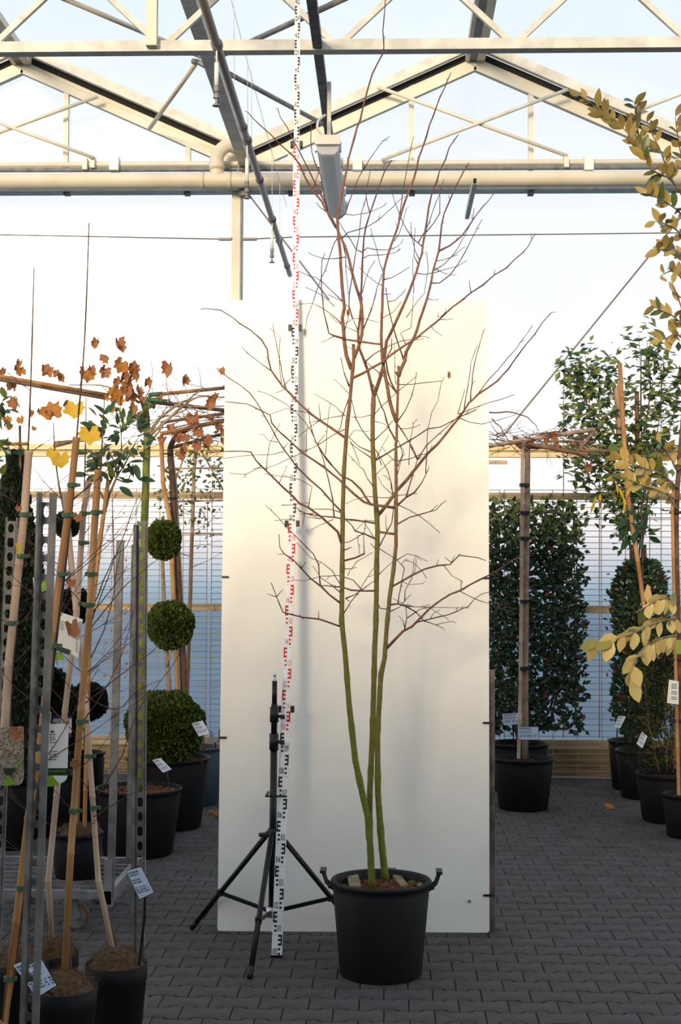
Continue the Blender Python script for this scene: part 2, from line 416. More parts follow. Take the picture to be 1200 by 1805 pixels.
# ridge beams and valley gutters (run into depth)
for i in range(4):
    c = (VX[i] + VX[i + 1]) / 2
    m = MB(); m.box(c - .05, c + .015, -3, WD, ZR - .03, ZR + .06); ro = part('trim_%d' % (i + 1), m, 'galv_dark'); ro['kind'] = 'structure'
    m = MB(); m.box(c - .085, c - .05, -3, WD, ZR - .035, ZR + .05); part('ridge_flange', m, 'galv', ro)
    m = MB(); m.box(c + .015, c + .085, -3, WD, ZR - .035, ZR + .03); part('ridge_flange', m, 'alu_cream', ro)
for i, x in enumerate(VX):
    m = MB()
    for q in ([(x - .07, 5.36), (x - .05, 5.27), (x + .045, 5.27), (x + .07, 5.36), (x + .065, 5.365), (x + .04, 5.285), (x - .045, 5.285), (x - .065, 5.365)],):
        n = len(q)
        for j in range(n):
            a, b = q[j], q[(j + 1) % n]; m.quad((a[0], -3, a[1]), (a[0], WD, a[1]), (b[0], WD, b[1]), (b[0], -3, b[1]))
    g = part('trim_%d' % (i + 5), m, 'galv'); g['kind'] = 'structure'
# roof sheets
ceil = empty('ceiling', (0, 4, ZV), kind='structure')
for i in range(4):
    a, b = VX[i], VX[i + 1]; c = (a + b) / 2
    for s_, e in ((a, c), (b, c)):
        for y0, y1 in ((-3, 2), (2, 7), (7, WD)):
            m = MB(); m.quad((s_, y0, ZV + .16), (e, y0, ZR + .16), (e, y1, ZR + .16), (s_, y1, ZV + .16)); part('roof_sheet', m, 'poly_roof', ceil)
# unseen wall added behind the camera, blocking low sun from the lower scene
m = MB(); m.box(-14, 10, -4.0, -3.8, 0, 3.35); part('wall_sun_block', m, 'opaque_wall')['kind'] = 'structure'
# lattice truss
TD = 8.2
tr = empty('roof_truss', P(600, 82, TD), 'galvanised lattice truss crossing the top of the picture', 'truss')
zb = P(600, 81, TD).z
m = MB(); m.box(-7, 7, TD - .035, TD + .045, zb - .036, zb + .03); part('bottom_chord', m, 'galv', tr)
m = MB(); m.box(-7, 7, TD - .035, TD + .045, zb + .5, zb + .56); part('top_chord', m, 'galv', tr)
p0 = P(595, 70, TD).x; zt_ = zb + .5
for k in range(-6, 7):
    x = p0 + k * 1.06
    for s_ in (-1, 1):
        m = MB(); m.beam((x + s_ * .035, TD + .005, zb + .03), (x + s_ * .53, TD + .005, zt_), .03, .035); part('diagonal', m, 'galv', tr)
for px in (268,):
    m = MB(); x = P(px, 40, TD - .06).x; m.box(x - .032, x + .032, TD - .09, TD - .036, zb - .02, zt_ + .06); part('hanger', m, 'alu_cream', tr)
# purlin with lamp
zp = P(577, 222, 9.6).z
pl = P(577, 222, 9.6)
m = MB(); m.box(pl.x - .028, pl.x + .028, 3, WD - .1, zp, zp + .05); top('strut_beam', m, 'galv_shaded', 'grey box beam running overhead into depth above the lamp', 'beam')
q = P(837, 319, 10.9)
m = MB()
for a, b, c, d in ((-.018, -.014, -.026, .026), (.014, .018, -.026, .026), (-.014, .014, -.026, -.022), (-.014, .014, .022, .026)):
    m.box(q.x + a, q.x + b, 10.9, WD - .02, q.z + c, q.z + d)
top('stub_bracket', m, 'galv', 'short open box stub sticking out of the wall under the drain pipe', 'bracket')
lp = empty('batten_lamp', P(578, 240, 8.6), 'long grey covered tube lamp hanging under the overhead beam', 'lamp')
a_ = P(577, 246, 8.55); L = 1.6; zc = a_.z
m = MB(); m.frame((a_.x, a_.y + L / 2, zc + .0), Vector((.045, 0, 0)), Vector((0, L / 2, 0)), Vector((0, 0, .012))); part('housing', m, 'lamp_body', lp)
m = MB(); y0, y1 = a_.y + .03, a_.y + L - .02
sec = [(-.07, .01), (-.072, -.025), (-.066, -.06), (-.04, -.085), (.04, -.085), (.066, -.06), (.072, -.025), (.07, .01)]
i0 = len(m.v)
for y in (y0, y1):
    for x, z in sec: m.v.append((a_.x + x, y, zc + z))
for j in range(7): m.f.append((i0 + j, i0 + j + 1, i0 + j + 9, i0 + j + 8)); m.mi.append(0)
m.f.append(tuple(range(i0, i0 + 8))); m.f.append(tuple(range(i0 + 15, i0 + 7, -1))); m.mi += [0, 0]
part('diffuser', m, 'lamp_cover', lp)
m = MB(); m.box(a_.x - .08, a_.x + .08, a_.y - .005, a_.y + .012, zc - .03, zc + .03); part('end_cap', m, 'lamp_body', lp)
for s_ in (-1, 1):
    for k in range(5):
        m = MB(); y = a_.y + .1 + k * .34; m.box(a_.x + s_ * .078 - .006, a_.x + s_ * .078 + .006, y, y + .04, zc - .04, zc + .02); part('clip', m, 'chrome', lp)
for yy in (.2, 1.3):
    m = MB(); m.box(a_.x - .012, a_.x + .012, a_.y + yy, a_.y + yy + .05, zc + .02, zp + .01); part('mount', m, 'galv', lp)
m = MB(); m.tube(smooth_path([Vector((a_.x - .02, a_.y + .02, zc + .03)), Vector((a_.x - .06, a_.y, zc + .06)), Vector((a_.x - .06, a_.y + .03, zc + .13)), Vector((a_.x - .02, a_.y + .1, zc + .19))]), .008, 6); part('cable', m, 'lamp_body', lp)
# irrigation pipe with sprinklers
ip = P(477, 378, 10.1); zi = ip.z
def ipx(D): return ip.x
ir = empty('irrigation_pipe', (ip.x, 8, zi), 'grey irrigation pipe running overhead into depth with hanging sprinklers', 'pipe')
De = 2437 * (zi - CH) / (1013 - 478)
m = MB(); m.tube([(ip.x, 3, zi), (ip.x, De, zi)], .022, 14); part('pipe', m, 'pipe_grey', ir, True)
for py, ln in ((60, 110), (235, 110), (378, 78)):
    D = 2437 * (zi - CH) / (1013 - py); sc = F / D; l = ln / sc
    m = MB(); m.tube([(ip.x, D - .02, zi), (ip.x, D + .02, zi)], .03, 14); part('pipe_clamp', m, 'galv_dark', ir, True)
    m = MB(); m.tube([(ip.x, D, zi), (ip.x, D, zi - l * .35)], .004, 6); m.tube([(ip.x, D, zi - l * .3), (ip.x, D, zi - l * .68)], .0115, 10)
    s_ = part('sprinkler', m, 'white_plastic', ir, True)
    m = MB(); zz = zi - l * .68
    m.lathe((ip.x, D, zz), [(.001, 0), (.014, 0), (.014, -.03), (.008, -.035), (.016, -.05), (.016, -.065), (.006, -.07), (.006, -.09), (.02, -.1), (.02, -.105), (.001, -.105)], 10); part('nozzle', m, 'galv_dark', s_)
for D in (8.1, 9.2, 10.9, 11.8):
    m = MB(); m.tube([(ip.x, D - .012, zi), (ip.x, D + .012, zi)], .028, 12); part('joint', m, 'galv_dark', ir, True)
# wires
def wire(name, pts, r, mm, lab, grp=None, cat='cable'):
    m = MB(); m.tube([P(*p) for p in pts], r, 5); return top(name, m, mm, lab, cat, grp)
wire('bracing_cable', [(-40, 413, WD - .12), (410, 422, WD - .12)], .006, 'wire', 'horizontal steel cable left of the wall post')
wire('bracing_cable', [(430, 422, WD - .12), (518, 418, WD - .12), (1240, 410, WD - .12)], .006, 'wire', 'horizontal steel cable right of the wall post behind the bare tree')
wire('bracing_cable', [(438, 343, WD - .16), (760, 765, WD - .16)], .008, 'wire', 'diagonal steel cable from the post top falling behind the white board')
wire('bracing_cable', [(1240, 333, WD - .16), (885, 770, WD - .16)], .008, 'wire', 'diagonal steel cable behind the leafy trellis on the right')
wire('hanging_wire', [(412, -10, 9), (413, 150, 9)], .0018, 'wire_thin', 'thin wire hanging from the roof beside the irrigation pipe', 'thin hanging wires')
wire('hanging_wire', [(405, -10, 9), (428, 80, 9.4), (470, 235, 10), (505, 365, 10.4)], .0018, 'wire_thin', 'slanting thin wire above the irrigation pipe end', 'thin hanging wires')
wire('hanging_wire', [(436, 100, 10), (437, 310, 10)], .0018, 'wire_thin', 'left one of two close thin wires right of the gutter', 'thin hanging wires')
wire('hanging_wire', [(443, 112, 10.3), (444, 300, 10.3)], .0018, 'wire_thin', 'right one of two close thin wires right of the gutter', 'thin hanging wires')
wire('hanging_wire', [(479, 260, 10.6), (480, 440, 10.6)], .002, 'white_plastic', 'thin white wire left of the measuring staff', 'thin hanging wires')
wire('hanging_wire', [(493, 320, 10.8), (493, 430, 10.8)], .002, 'white_plastic', 'thin white wire just beside the measuring staff', 'thin hanging wires')
m = MB()
for px, s_ in ((410, -1), (428, 1)):
    p = P(px, 421, WD - .12); m.box(min(p.x, p.x + s_ * .12), max(p.x, p.x + s_ * .12), WD - .14, WD - .1, p.z - .012, p.z + .006)
top('cable_tensioner', m, 'wire', 'small flat cable tensioners either side of the wall post', 'bracket')
m = MB(); p = P(431, 335, WD - .2); m.lathe(p, [(.001, -.07), (.05, -.06), (.055, 0), (.04, .05), (.02, .07), (.001, .07)], 10); top('post_bracket', m, 'galv_dark', 'dark bolted bracket at the top of the wall post', 'bracket')
m = MB(); q = P(420, 262, WD - .3); pts = [q + Vector((0, 0, -i * .028)) + Vector((.004 * (-1) ** i, 0, 0)) for i in range(10)]
for a, b in zip(pts, pts[1:]): m.beam(a, b + Vector((0, 0, .004)), .009, .009)
top('hanging_chain', m, 'wire', 'short rusty chain hanging beside the pipe elbow', 'chain')
m = MB(); m.beam(P(700, 813, WD - .06), P(894, 815, WD - .06), .04, .03); part('lath', m, 'bamboo_pale', wall)

# ------------------------------------------------------------------ white board
PB0, PK = 6.67, .082
def panD(z): return PB0 + PK * z
bl, br_ = PZ(383, 1640), PZ(863, 1644)
zt0 = .02
def panpt(px, py):
    # intersect pixel ray with the leaning board plane
    d = Vector(((px - 600) / F, -(py - 902.5) / F, -1)); w = Vector((cx_.dot(d), cy_.dot(d), cz_.dot(d)))
    t = (PB0 + PK * CH) / (w.y - PK * w.z); return Vector((w.x * t, w.y * t, CH + w.z * t))
c4 = [panpt(383, 1641), panpt(862.5, 1644), panpt(861, 529), panpt(398, 529)]
nb = Vector((0, 1, -PK)).normalized() * .012
bd = empty('white_board', ((c4[0] + c4[1]) / 2).to_tuple(), 'tall white board leaning upright behind the bare tree', 'board')
m = MB(); cc = []
cen = sum(c4, Vector()) / 4
for k, c in enumerate(c4):     # small rounded corners
    prv, nxt = c4[k - 1], c4[(k + 1) % 4]
    for t in range(4):
        a = t / 3; e = c + (prv - c).normalized() * .012 * (1 - a) + (nxt - c).normalized() * .012 * a
        cc.append(e + (cen - c).normalized() * .004 * math.sin(a * PI) * -1)
i0 = 0; n = len(cc)
m.poly(cc); m.poly([c + nb for c in cc][::-1], 1)
for j in range(n): m.quad(cc[j], cc[j] + nb, cc[(j + 1) % n] + nb, cc[(j + 1) % n], 1)
part('sheet', m, ['panel_white', 'panel_edge'], bd)
for px, py, w in ((397, 1017, 6), (856, 1019, 6), (393, 1300, 6), (858, 1274, 7), (861, 1578, 9)):
    m = MB(); p = panpt(px, py); m.box(p.x - w * .0028, p.x + w * .0028, p.y - .008, p.y + .03, p.z - .0045, p.z + .0045); part('clamp_pin', m, 'black_plastic', bd)
m = MB(); p = panpt(827, 1588); m.tube([p, p - Vector((0, .01, 0))], .007, 8); part('screw', m, 'chrome', bd)
sf = empty('board_stand', P(840, 1640, 6.95), 'grey worn frame standing behind the white board', 'frame')
for px0, px1, py0 in ((840, 872.5, 1180), (384, 405, 1300)):
    m = MB(); a = PZ(px0, 1638).x; b = P(px1, 1600, 6.78).x; m.box(a, b, 6.80, 6.86, 0, P(600, py0, 6.8).z); part('upright', m, 'panel_edge', sf)
m = MB(); a = P(384, 1600, 6.8).x; m.box(a, b if b > 0 else 1, 6.82, 6.85, .9, .98)
m = MB(); m.box(P(384, 1500, 6.83).x, P(872, 1500, 6.83).x, 6.81, 6.85, .9, .96); part('crossbar', m, 'panel_edge', sf)

# ------------------------------------------------------------------ measuring staff
SX = [(1680, 488), (1477, 495.5), (1285, 503), (1160, 507), (1050, 510.5), (915, 515.3), (790, 517.6), (552, 520.5), (200, 523.2), (0, 524.5), (-200, 525.5)]
def staff_pt(s):
    z = s * .985; D = 6.31 + .183 * z
    y = proj((0, D, z))[1]
    for (y0, x0), (y1, x1) in zip(SX, SX[1:]):
        if y >= y1 or (y1, x1) == SX[-1]:
            t = (y0 - y) / (y0 - y1); px = x0 + (x1 - x0) * t; break
    q = P(px, y, D); return Vector((q.x, D, z))
st = empty('measuring_staff', staff_pt(0), 'tall white levelling staff with black and red scale leaning on the white board', 'measuring staff')
secs = [(0, 1.11, .047, .030), (1.11, 2.0, .041, .025), (2.0, 3.0, .037, .021), (3.0, 4.0, .033, .017), (4.0, 4.9, .029, .013)]
nf = Vector((0, -1, -.183 * 1.0)).normalized()
secobj = []
for s0, s1, w, th in secs:
    m = MB(); n = int(round((s1 - s0) / .1)) or 1
    for k in range(n):
        a = staff_pt(s0 + (s1 - s0) * k / n); b = staff_pt(s0 + (s1 - s0) * (k + 1) / n)
        d = (b - a); x = Vector((1, 0, 0)); x = (x - d.normalized() * x.dot(d.normalized())).normalized(); nn = x.cross(d.normalized())
        m.frame((a + b) / 2, x * w / 2, d / 2 * 1.001, nn * th / 2)
    o = part('staff_section', m, 'staff_white', st); secobj.append(o)
def sec_of(s):
    for i, q in enumerate(secs):
        if s < q[1] - 1e-6: return i
    return 4
prints = {}
for k in range(0, 49):
    s = k * .1; i = sec_of(s + .05); w = secs[i][2]; th = secs[i][3]
    red = (k // 10) % 2 == 1
    a = staff_pt(s); b = staff_pt(s + .1); d = (b - a).normalized(); x = Vector((1, 0, 0)); x = (x - d * x.dot(d)).normalized(); nn = x.cross(d)
    if nn.y > 0: nn = -nn
    off = nn * (th / 2 + .0008); side = 1 if k % 2 == 0 else -1
    key = (i, red); mb = prints.setdefault(key, MB())
    def rc(u0, u1, v0, v1, side=side, a=a, x=x, d=d, off=off, mb=mb, w=w):
        u0, u1 = u0 * side * w, u1 * side * w
        if u0 > u1: u0, u1 = u1, u0
        mb.quad(a + off + x * u0 + d * v0, a + off + x * u1 + d * v0, a + off + x * u1 + d * v1, a + off + x * u0 + d * v1)
    # E block in the upper half at the outer edge
    rc(.33, .46, .05, .0985)
    for v in (.05, .0705, .0885): rc(.08, .34, v, v + .0098)
    rc(.10, .32, .010, .020); rc(.10, .32, .030, .040)
    rc(-.44, -.12, .0985, .0995)
    t = '%02d' % k; tm = text_mesh(t, .05)
    tm.materials.append(MATS['print_red' if red else 'print_black'])
    u = -side * w * .20
    M = Matrix.Translation(a + off * 1.05 + x * u + d * .024) @ Matrix((x, d, -nn if x.cross(d).dot(nn) < 0 else nn)).transposed().to_4x4() @ Matrix.Diagonal((.42 * w / .047, .78, 1, 1))
    inst('number', tm, secobj[i], M)
for (i, red), mb in prints.items(): part('scale_print', mb, 'print_red' if red else 'print_black', secobj[i])
for s in (1.11, 2.0, 3.0, 4.0):
    p = staff_pt(s); w = secs[sec_of(s - .05)][2]
    for sg in (-1, 1):
        m = MB(); m.box(p.x + sg * (w / 2 + .007) - .008, p.x + sg * (w / 2 + .007) + .008, p.y - .02, p.y + .015, p.z - .015, p.z + .015); part('lock_clip', m, 'black_plastic', st)
m = MB(); p = staff_pt(0); m.box(p.x - .026, p.x + .026, p.y - .018, p.y + .018, 0, .012); part('foot_cap', m, 'black_plastic', st)

# ------------------------------------------------------------------ tripod light stand
TC = Vector((P(483, 1400, 6.41).x, 6.41, 0))
tp = empty('light_stand', TC, 'black tripod stand placed beside the measuring staff', 'tripod')
def zt2(py): return P(483, py, 6.41).z
def tcx(py): return P({0: 0}.get(0, 0) + 479 + (1620 - py) * .012, py, 6.41).x
def vt(name, y0, y1, r, mm): 
    m = MB(); m.tube([(tcx(y0), 6.41, zt2(y0)), (tcx(y1), 6.41, zt2(y1))], r, 16); return part(name, m, mm, tp, True)
vt('pole', 1612, 1300, .0165, 'black_metal'); vt('pole', 1300, 1240, .0145, 'black_metal'); vt('pole', 1250, 1200, .0118, 'black_metal')
vt('collar', 1322, 1293, .0215, 'black_plastic'); vt('collar', 1273, 1246, .0205, 'black_plastic'); vt('collar', 1474, 1460, .024, 'black_plastic')
m = MB(); x = tcx(1190); m.lathe((x, 6.41, zt2(1200)), [(.011, 0), (.008, .004), (.0075, .012), (.0055, .014), (.0055, .02), (.008, .023), (.008, .03), (.003, .032), (.001, .032)], 12); part('spigot', m, 'chrome', tp, True)
for yy in (1307, 1262):
    m = MB(); z = zt2(yy); m.tube([(tcx(yy) + .018, 6.40, z), (tcx(yy) + .035, 6.39, z)], .008, 8); m.box(tcx(yy) + .03, tcx(yy) + .05, 6.383, 6.397, z - .012, z + .008); part('knob', m, 'black_plastic', tp)
m = MB(); z = zt2(1470); m.tube([(tcx(1470) - .015, 6.40, z), (tcx(1470) - .06, 6.38, z)], .01, 8); part('knob', m, 'black_plastic', tp)
feet = [PZ(338, 1636, .012), PZ(440, 1724, .012), None]
c0 = Vector((tcx(1620), 6.41, 0)); feet[2] = PZ(640, 1652, .012)
ct = Vector((tcx(1468), 6.41, zt2(1468))); cb = Vector((tcx(1608), 6.41, zt2(1606)))
for f in feet:
    dr_ = Vector((f.x - ct.x, f.y - ct.y, 0)).normalized(); a = ct + dr_ * .025
    m = MB(); m.tube([a, f], .0125, 12); lg = part('leg', m, 'black_metal', tp, True)
    m = MB(); dd = (f - a).normalized(); m.tube([f - dd * .05, f], .0135, 12); part('rubber_foot', m, 'black_plastic', lg, True)
    md = a.lerp(f, .62); m = MB(); m.beam(cb + dr_ * .03, md, .008, .018); part('brace', m, 'black_metal', tp)
    m = MB(); m.box(md.x - .014, md.x + .014, md.y - .014, md.y + .014, md.z - .014, md.z + .014); part('joint', m, 'black_plastic', tp)
m = MB(); m.tube([cb + Vector((0, 0, -.025)), cb + Vector((0, 0, .02))], .028, 14); part('hub', m, 'chrome', tp, True)
m = MB(); p = Vector((tcx(1398), 6.41, zt2(1398))); m.box(p.x - .03, p.x + .07, 6.315, 6.32, p.z - .004, p.z + .004); m.box(p.x - .03, p.x - .02, 6.32, 6.44, p.z - .004, p.z + .004); part('strap', m, 'black_plastic', tp)

# ------------------------------------------------------------------ pots
def pot_mb(c, r, h, rb, lip=.02, n=40):
    m = MB()
    m.lathe(c, [(rb * .2, .004), (rb * .95, .0), (rb, .01), (rb + (r - rb) * .82, h - lip * 2.2), (r - .012, h - lip * 1.5), (r - .004, h - lip), (r, h - lip * .85), (r + .004, h - lip * .3), (r, h), (r - .014, h), (r - .02, h - .008), (r - .024, h - .06), (r - .03, h - .1)], n)
    m.smooth = True; return m
chipm = []
for k in range(4):
    cm = MB(); l, w, t = R.uniform(.008, .016), R.uniform(.004, .008), R.uniform(.002, .004)
    cm.frame((0, 0, 0), Vector((l, R.uniform(-.003, .003), 0)), Vector((0, w, 0)), Vector((R.uniform(-.002, .002), 0, t))); chipm.append(cm)
def soil_mb(c, r, z, chips=0, dome=0.0):
    m = MB(); prof = [(r, z)] + [(r * (1 - k / 6), z + dome * math.sin(k / 6 * PI / 2) + R.uniform(-.002, .004)) for k in range(1, 6)] + [(.001, z + dome)]
    m.lathe(c, prof, 28); return m
def chips_mb(c, r, z, n, size=1.0, dome=0.0):
    m = MB()
    for k in range(n):
        a = R.uniform(0, 2 * PI); q = r * math.sqrt(R.random()) * .97; l, w, t = R.uniform(.006, .016) * size, R.uniform(.003, .007) * size, R.uniform(.0015, .003) * size
        M = Matrix.Rotation(R.uniform(0, PI), 3, 'Z') @ Matrix.Rotation(R.uniform(-.5, .5), 3, 'Y') @ Matrix.Rotation(R.uniform(-.5, .5), 3, 'X')
        m.frame((c[0] + q * math.cos(a), c[1] + q * math.sin(a), c[2] + z + dome * (1 - (q / r) ** 2) + R.uniform(.001, .008)), M @ Vector((l, 0, 0)), M @ Vector((0, w, 0)), M @ Vector((0, 0, t)))
    return m
def pot(c, r, h, rb, label, mm='pot_black', chips=300, soil_z=None, coir=False, group=None, name='plant_pot', csize=1.0, thin=False):
    """nursery pot as a thing with its filling"""
    c = Vector(c); e = empty(name, c, label, 'pot', group)
    sh_ = pot_mb(c, r, h, rb)
    if thin:
        sh_ = MB(); sh_.smooth = True
        sh_.lathe(c, [(rb * .2, .004), (rb * .95, 0), (rb, .01), (r - .004, h * .72), (r - .001, h * .74), (r, h), (r - .003, h + .001), (r - .005, h - .05)], 40)
    part('pot_shell', sh_, mm, e)
    z = h - .045 if soil_z is None else soil_z
    if coir:
        part('coir_soil', soil_mb(c, r - (.004 if thin else .026), z, dome=.07), 'coir', e, True)
        f = MB()
        for k in range(2200):
            a = R.uniform(0, 2 * PI); q = (r - (.004 if thin else .03)) * math.sqrt(R.random()); p = Vector((c.x + q * math.cos(a), c.y + q * math.sin(a), c.z + z + .06 * (1 - (q / r) ** 2) + .004))
            d = rv(.026); d.z = abs(d.z) * .7; s_ = rv(1).normalized() * .0007
            f.quad(p, p + d, p + d + s_, p + s_)
        part('coir_fibre', f, 'coir', e, kind='stuff')
    else:
        part('soil', soil_mb(c, r - .026, z), 'soil', e)
        if chips: part('bark_mulch', chips_mb(c, r - .028, z, chips, csize), 'bark_chip', e, kind='stuff')
    return e
HP = Vector((P(671, 1700, 6.07).x, 6.07, 0))
hp = pot(HP, .216, .405, .178, 'large black tub with two handles holding the bare multi-stemmed tree', 'pot_dusty', 900, .355, name='tree_tub', csize=1.2)
for sg in (-1, 1):
    m = MB(); x = HP.x + sg * .206; y = HP.y - .03
    for q in (-.028, .028):
        m.tube([Vector((x, y + q, .372)), Vector((x + sg * .03, y + q, .40)), Vector((x + sg * .046, y + q, .447))], .0065, 6)
    m.beam(Vector((x + sg * .044, y - .04, .447)), Vector((x + sg * .044, y + .04, .447)), .026, .012)
    m.beam(Vector((x + sg * .012, y - .034, .382)), Vector((x + sg * .012, y + .034, .382)), .02, .012)
    part('handle', m, 'black_plastic', hp)
def peg(px0, py0, px1, py1, w, lab):
    m = MB(); a = PZ(px0, py0, .362); b = PZ(px1, py1, .385); m.beam(a, b, w, .02); top('wood_peg', m, 'peg_wood', lab, 'wood piece', 'wood pieces in the tub')
peg(626, 1566, 620, 1540, .05, 'pale wood piece on the mulch left of the stems')
peg(712, 1564, 690, 1533, .035, 'long pale wood piece on the mulch right of the stems')
m = MB(); p = PZ(727, 1558, .36); m.lathe(p, [(.03, -.004), (.026, .008), (.012, .014), (.001, .015)], 10); top('moss_tuft', m, 'moss', 'small green moss tuft at the right of the tub', 'moss')
for q, pl_ in (((738, 1551), 'rear pinkish pebble near the right rim of the tub'), ((745, 1556), 'outermost pinkish pebble touching the right rim of the tub'), ((741, 1562), 'front pinkish pebble near the right rim of the tub')):
    m = MB(); p = PZ(*q, .36); m.lathe(p, [(.016, -.004), (.018, .006), (.01, .014), (.001, .016)], 7); top('pebble', m, 'stone_chip', pl_, 'stone', 'pebbles in the tub')

# ------------------------------------------------------------------ the bare multi-stemmed tree (traced stem by stem)
TILE = {'A': (350, 520, 4.444), 'B': (580, 520, 4.444), 'C': (370, 780, 4.444), 'D': (600, 780, 4.444), 'E': (420, 180, 5.014), 'F': (600, 0, 6.017), 'G': (590, 280, 4.444), 'H': (740, 380, 4.615), 'O': (0, 0, 1.0)}
def T(*segs):
    out = []
    for i in range(0, len(segs), 2):
        x0, y0, s = TILE[segs[i]]
        q = segs[i + 1]
        out += [(x0 + q[j] / s, y0 + q[j + 1] / s) for j in range(0, len(q), 2)]
    return out
BR = []
def br(r0, r1, *segs, rev=False, kind='branch', dd=None, sp=1):
    p = T(*segs)
    if rev: p = p[::-1]
    BR.append((kind, r0, r1, p, dd, sp))
br(7.6, 3.6, 'O', (655, 1566, 653, 1500, 648, 1440, 637, 1392, 626, 1340, 615, 1240, 608, 1150, 602, 1095, 603, 1000, 604, 900, 606, 830, 612, 745), 'B', (155, 900, 178, 650, 192, 500, 190, 385), kind='trunk', dd=-.02)
br(6.6, 4.6, 'O', (656, 1548, 652, 1500, 651, 1440, 652, 1390, 656, 1300, 659, 1200), 'D', (268, 1600, 276, 1450, 281, 1200, 284, 900, 290, 700, 284, 560, 270, 400, 260, 200, 252, 0), 'B', (340, 1000, 348, 790), kind='trunk', dd=.04)
br(7.8, 2.4, 'O', (679, 1550, 672, 1480, 666, 1400, 665, 1300, 671, 1190), 'D', (345, 1689, 362, 1450, 386, 1200, 415, 1000, 435, 800, 434, 650, 437, 500, 435, 200, 433, 0), 'B', (528, 1150, 530, 1000, 535, 850, 540, 700, 543, 555), kind='trunk', dd=.0)
br(4.4, .9, 'B', (163, 590, 135, 480, 118, 380, 108, 250, 103, 180, 118, 100), 'G', (62, 1067, 50, 900, 38, 700, 25, 560, 18, 480, 25, 420, 50, 280, 75, 180, 100, 40), 'F', (84, 1685, 110, 1590, 150, 1440, 205, 1270, 250, 1080, 290, 940, 335, 790, 400, 660, 450, 560, 458, 500, 452, 330, 462, 200, 478, -30), kind='stem')
br(3.8, 2.6, 'B', (195, 490, 225, 425, 240, 370, 258, 300, 262, 180, 250, 80, 235, 0), 'G', (190, 1080, 150, 950, 115, 800, 80, 690, 50, 620, 10, 530), kind='stem')
br(2.6, .8, 'E', (860, 1110, 820, 1020, 780, 960, 740, 880, 655, 775, 580, 650, 540, 550, 490, 480, 420, 420, 350, 360, 300, 300, 200, 210, 130, 150, 80, 85))
br(3.4, 1.0, 'B', (348, 790, 325, 680, 300, 590, 275, 520, 240, 420, 228, 360, 228, 280, 240, 150, 254, 30), 'G', (205, 1067, 212, 960, 215, 850, 220, 720, 225, 620, 245, 530, 275, 420, 310, 320, 345, 210, 390, 100, 445, 10), kind='stem')
br(4.4, .9, 'B', (352, 795, 400, 650, 425, 560, 435, 450, 450, 360, 480, 300, 520, 220, 570, 110, 600, 40), 'G', (580, 1040, 640, 880, 680, 740, 705, 600, 720, 500, 735, 380, 760, 260, 800, 180, 820, 100, 870, 0), 'O', (792, 260, 808, 237), kind='stem')
br(4.2, .9, 'B', (528, 995, 500, 920, 470, 820, 455, 720, 440, 640, 425, 560, 415, 500, 408, 380, 408, 250, 415, 100, 420, 0), 'G', (377, 1040, 380, 950, 385, 870, 410, 760, 450, 650, 490, 540, 515, 440, 540, 360, 580, 260, 615, 160, 640, 80), 'O', (738, 280, 745, 260, 757, 220, 770, 185, 795, 128), kind='stem')
br(4.2, .9, 'B', (545, 650, 560, 590, 590, 520, 605, 440, 640, 380, 665, 330, 690, 260, 735, 120, 765, 30), 'G', (740, 1030, 770, 880, 790, 800, 815, 720, 825, 600, 855, 430, 900, 320, 950, 210, 1000, 110, 1050, 30), kind='stem')
br(3.0, .7, 'B', (185, 655, 270, 610, 330, 575, 410, 530, 500, 460, 600, 390, 670, 345, 760, 270, 860, 195, 960, 100), 'H', (330, 700, 415, 632, 510, 565, 600, 485, 700, 425, 770, 355, 835, 300, 880, 245, 910, 190, 940, 145))
br(3.9, .8, 'D', (305, 585, 370, 480, 440, 380, 520, 290, 600, 190, 680, 90, 760, 10), 'B', (930, 1070, 1020, 960, 1100, 840), 'H', (415, 1510, 470, 1455, 560, 1400, 630, 1345, 720, 1250, 800, 1130, 870, 1040, 930, 970, 1000, 865, 1070, 788))
# left side
br(2.9, .7, 'A', (1145, 1115, 1050, 1050, 960, 990, 860, 915, 790, 850, 720, 780, 650, 710, 600, 640, 565, 590, 545, 500, 540, 430, 490, 350, 405, 275, 330, 230, 270, 175, 170, 118, 65, 105, 18, 110))
br(.9, .6, 'A', (565, 595, 480, 530, 390, 460, 335, 405)); br(1.0, .6, 'A', (685, 735, 655, 620, 630, 490, 600, 350, 582, 220)); br(.8, .6, 'A', (655, 710, 640, 620, 630, 540, 640, 320))
br(.9, .6, 'A', (655, 735, 720, 660, 750, 610)); br(.7, .5, 'A', (665, 740, 600, 770))
br(3.0, .8, 'C', (1025, 795, 1000, 700, 960, 660, 880, 590, 770, 510, 700, 480, 640, 410, 540, 320, 440, 220, 400, 180, 360, 140, 320, 75, 180, 68, 100, 70, 0, 80))
br(2.0, .7, 'C', (1025, 560, 960, 470, 870, 370, 780, 290, 690, 200, 620, 110, 540, 0), 'A', (600, 1100, 520, 950, 460, 850, 400, 770, 330, 710, 240, 650, 190, 610, 140, 572))
br(3.2, .7, 'D', (420, 525, 320, 500, 240, 485, 180, 465, 100, 400, 40, 340), 'C', (1010, 290, 900, 200, 800, 130, 720, 80), 'A', (720, 1150, 620, 1060, 570, 1000, 560, 940, 460, 890, 380, 855, 290, 845, 205, 835))
br(2.4, .7, 'D', (230, 480, 160, 370, 90, 300, 0, 255), 'C', (960, 190, 890, 100, 830, 0), 'A', (890, 1080, 870, 980, 860, 880))
br(1.0, .6, 'A', (1040, 1333, 1000, 1290, 930, 1170, 880, 1060, 830, 990, 750, 910, 680, 850, 590, 800, 520, 765, 460, 752))
br(.9, .5, 'A', (940, 985, 850, 915, 770, 908, 690, 890, 610, 915, 550, 938)); br(.8, .5, 'A', (935, 985, 860, 1040, 780, 1110))
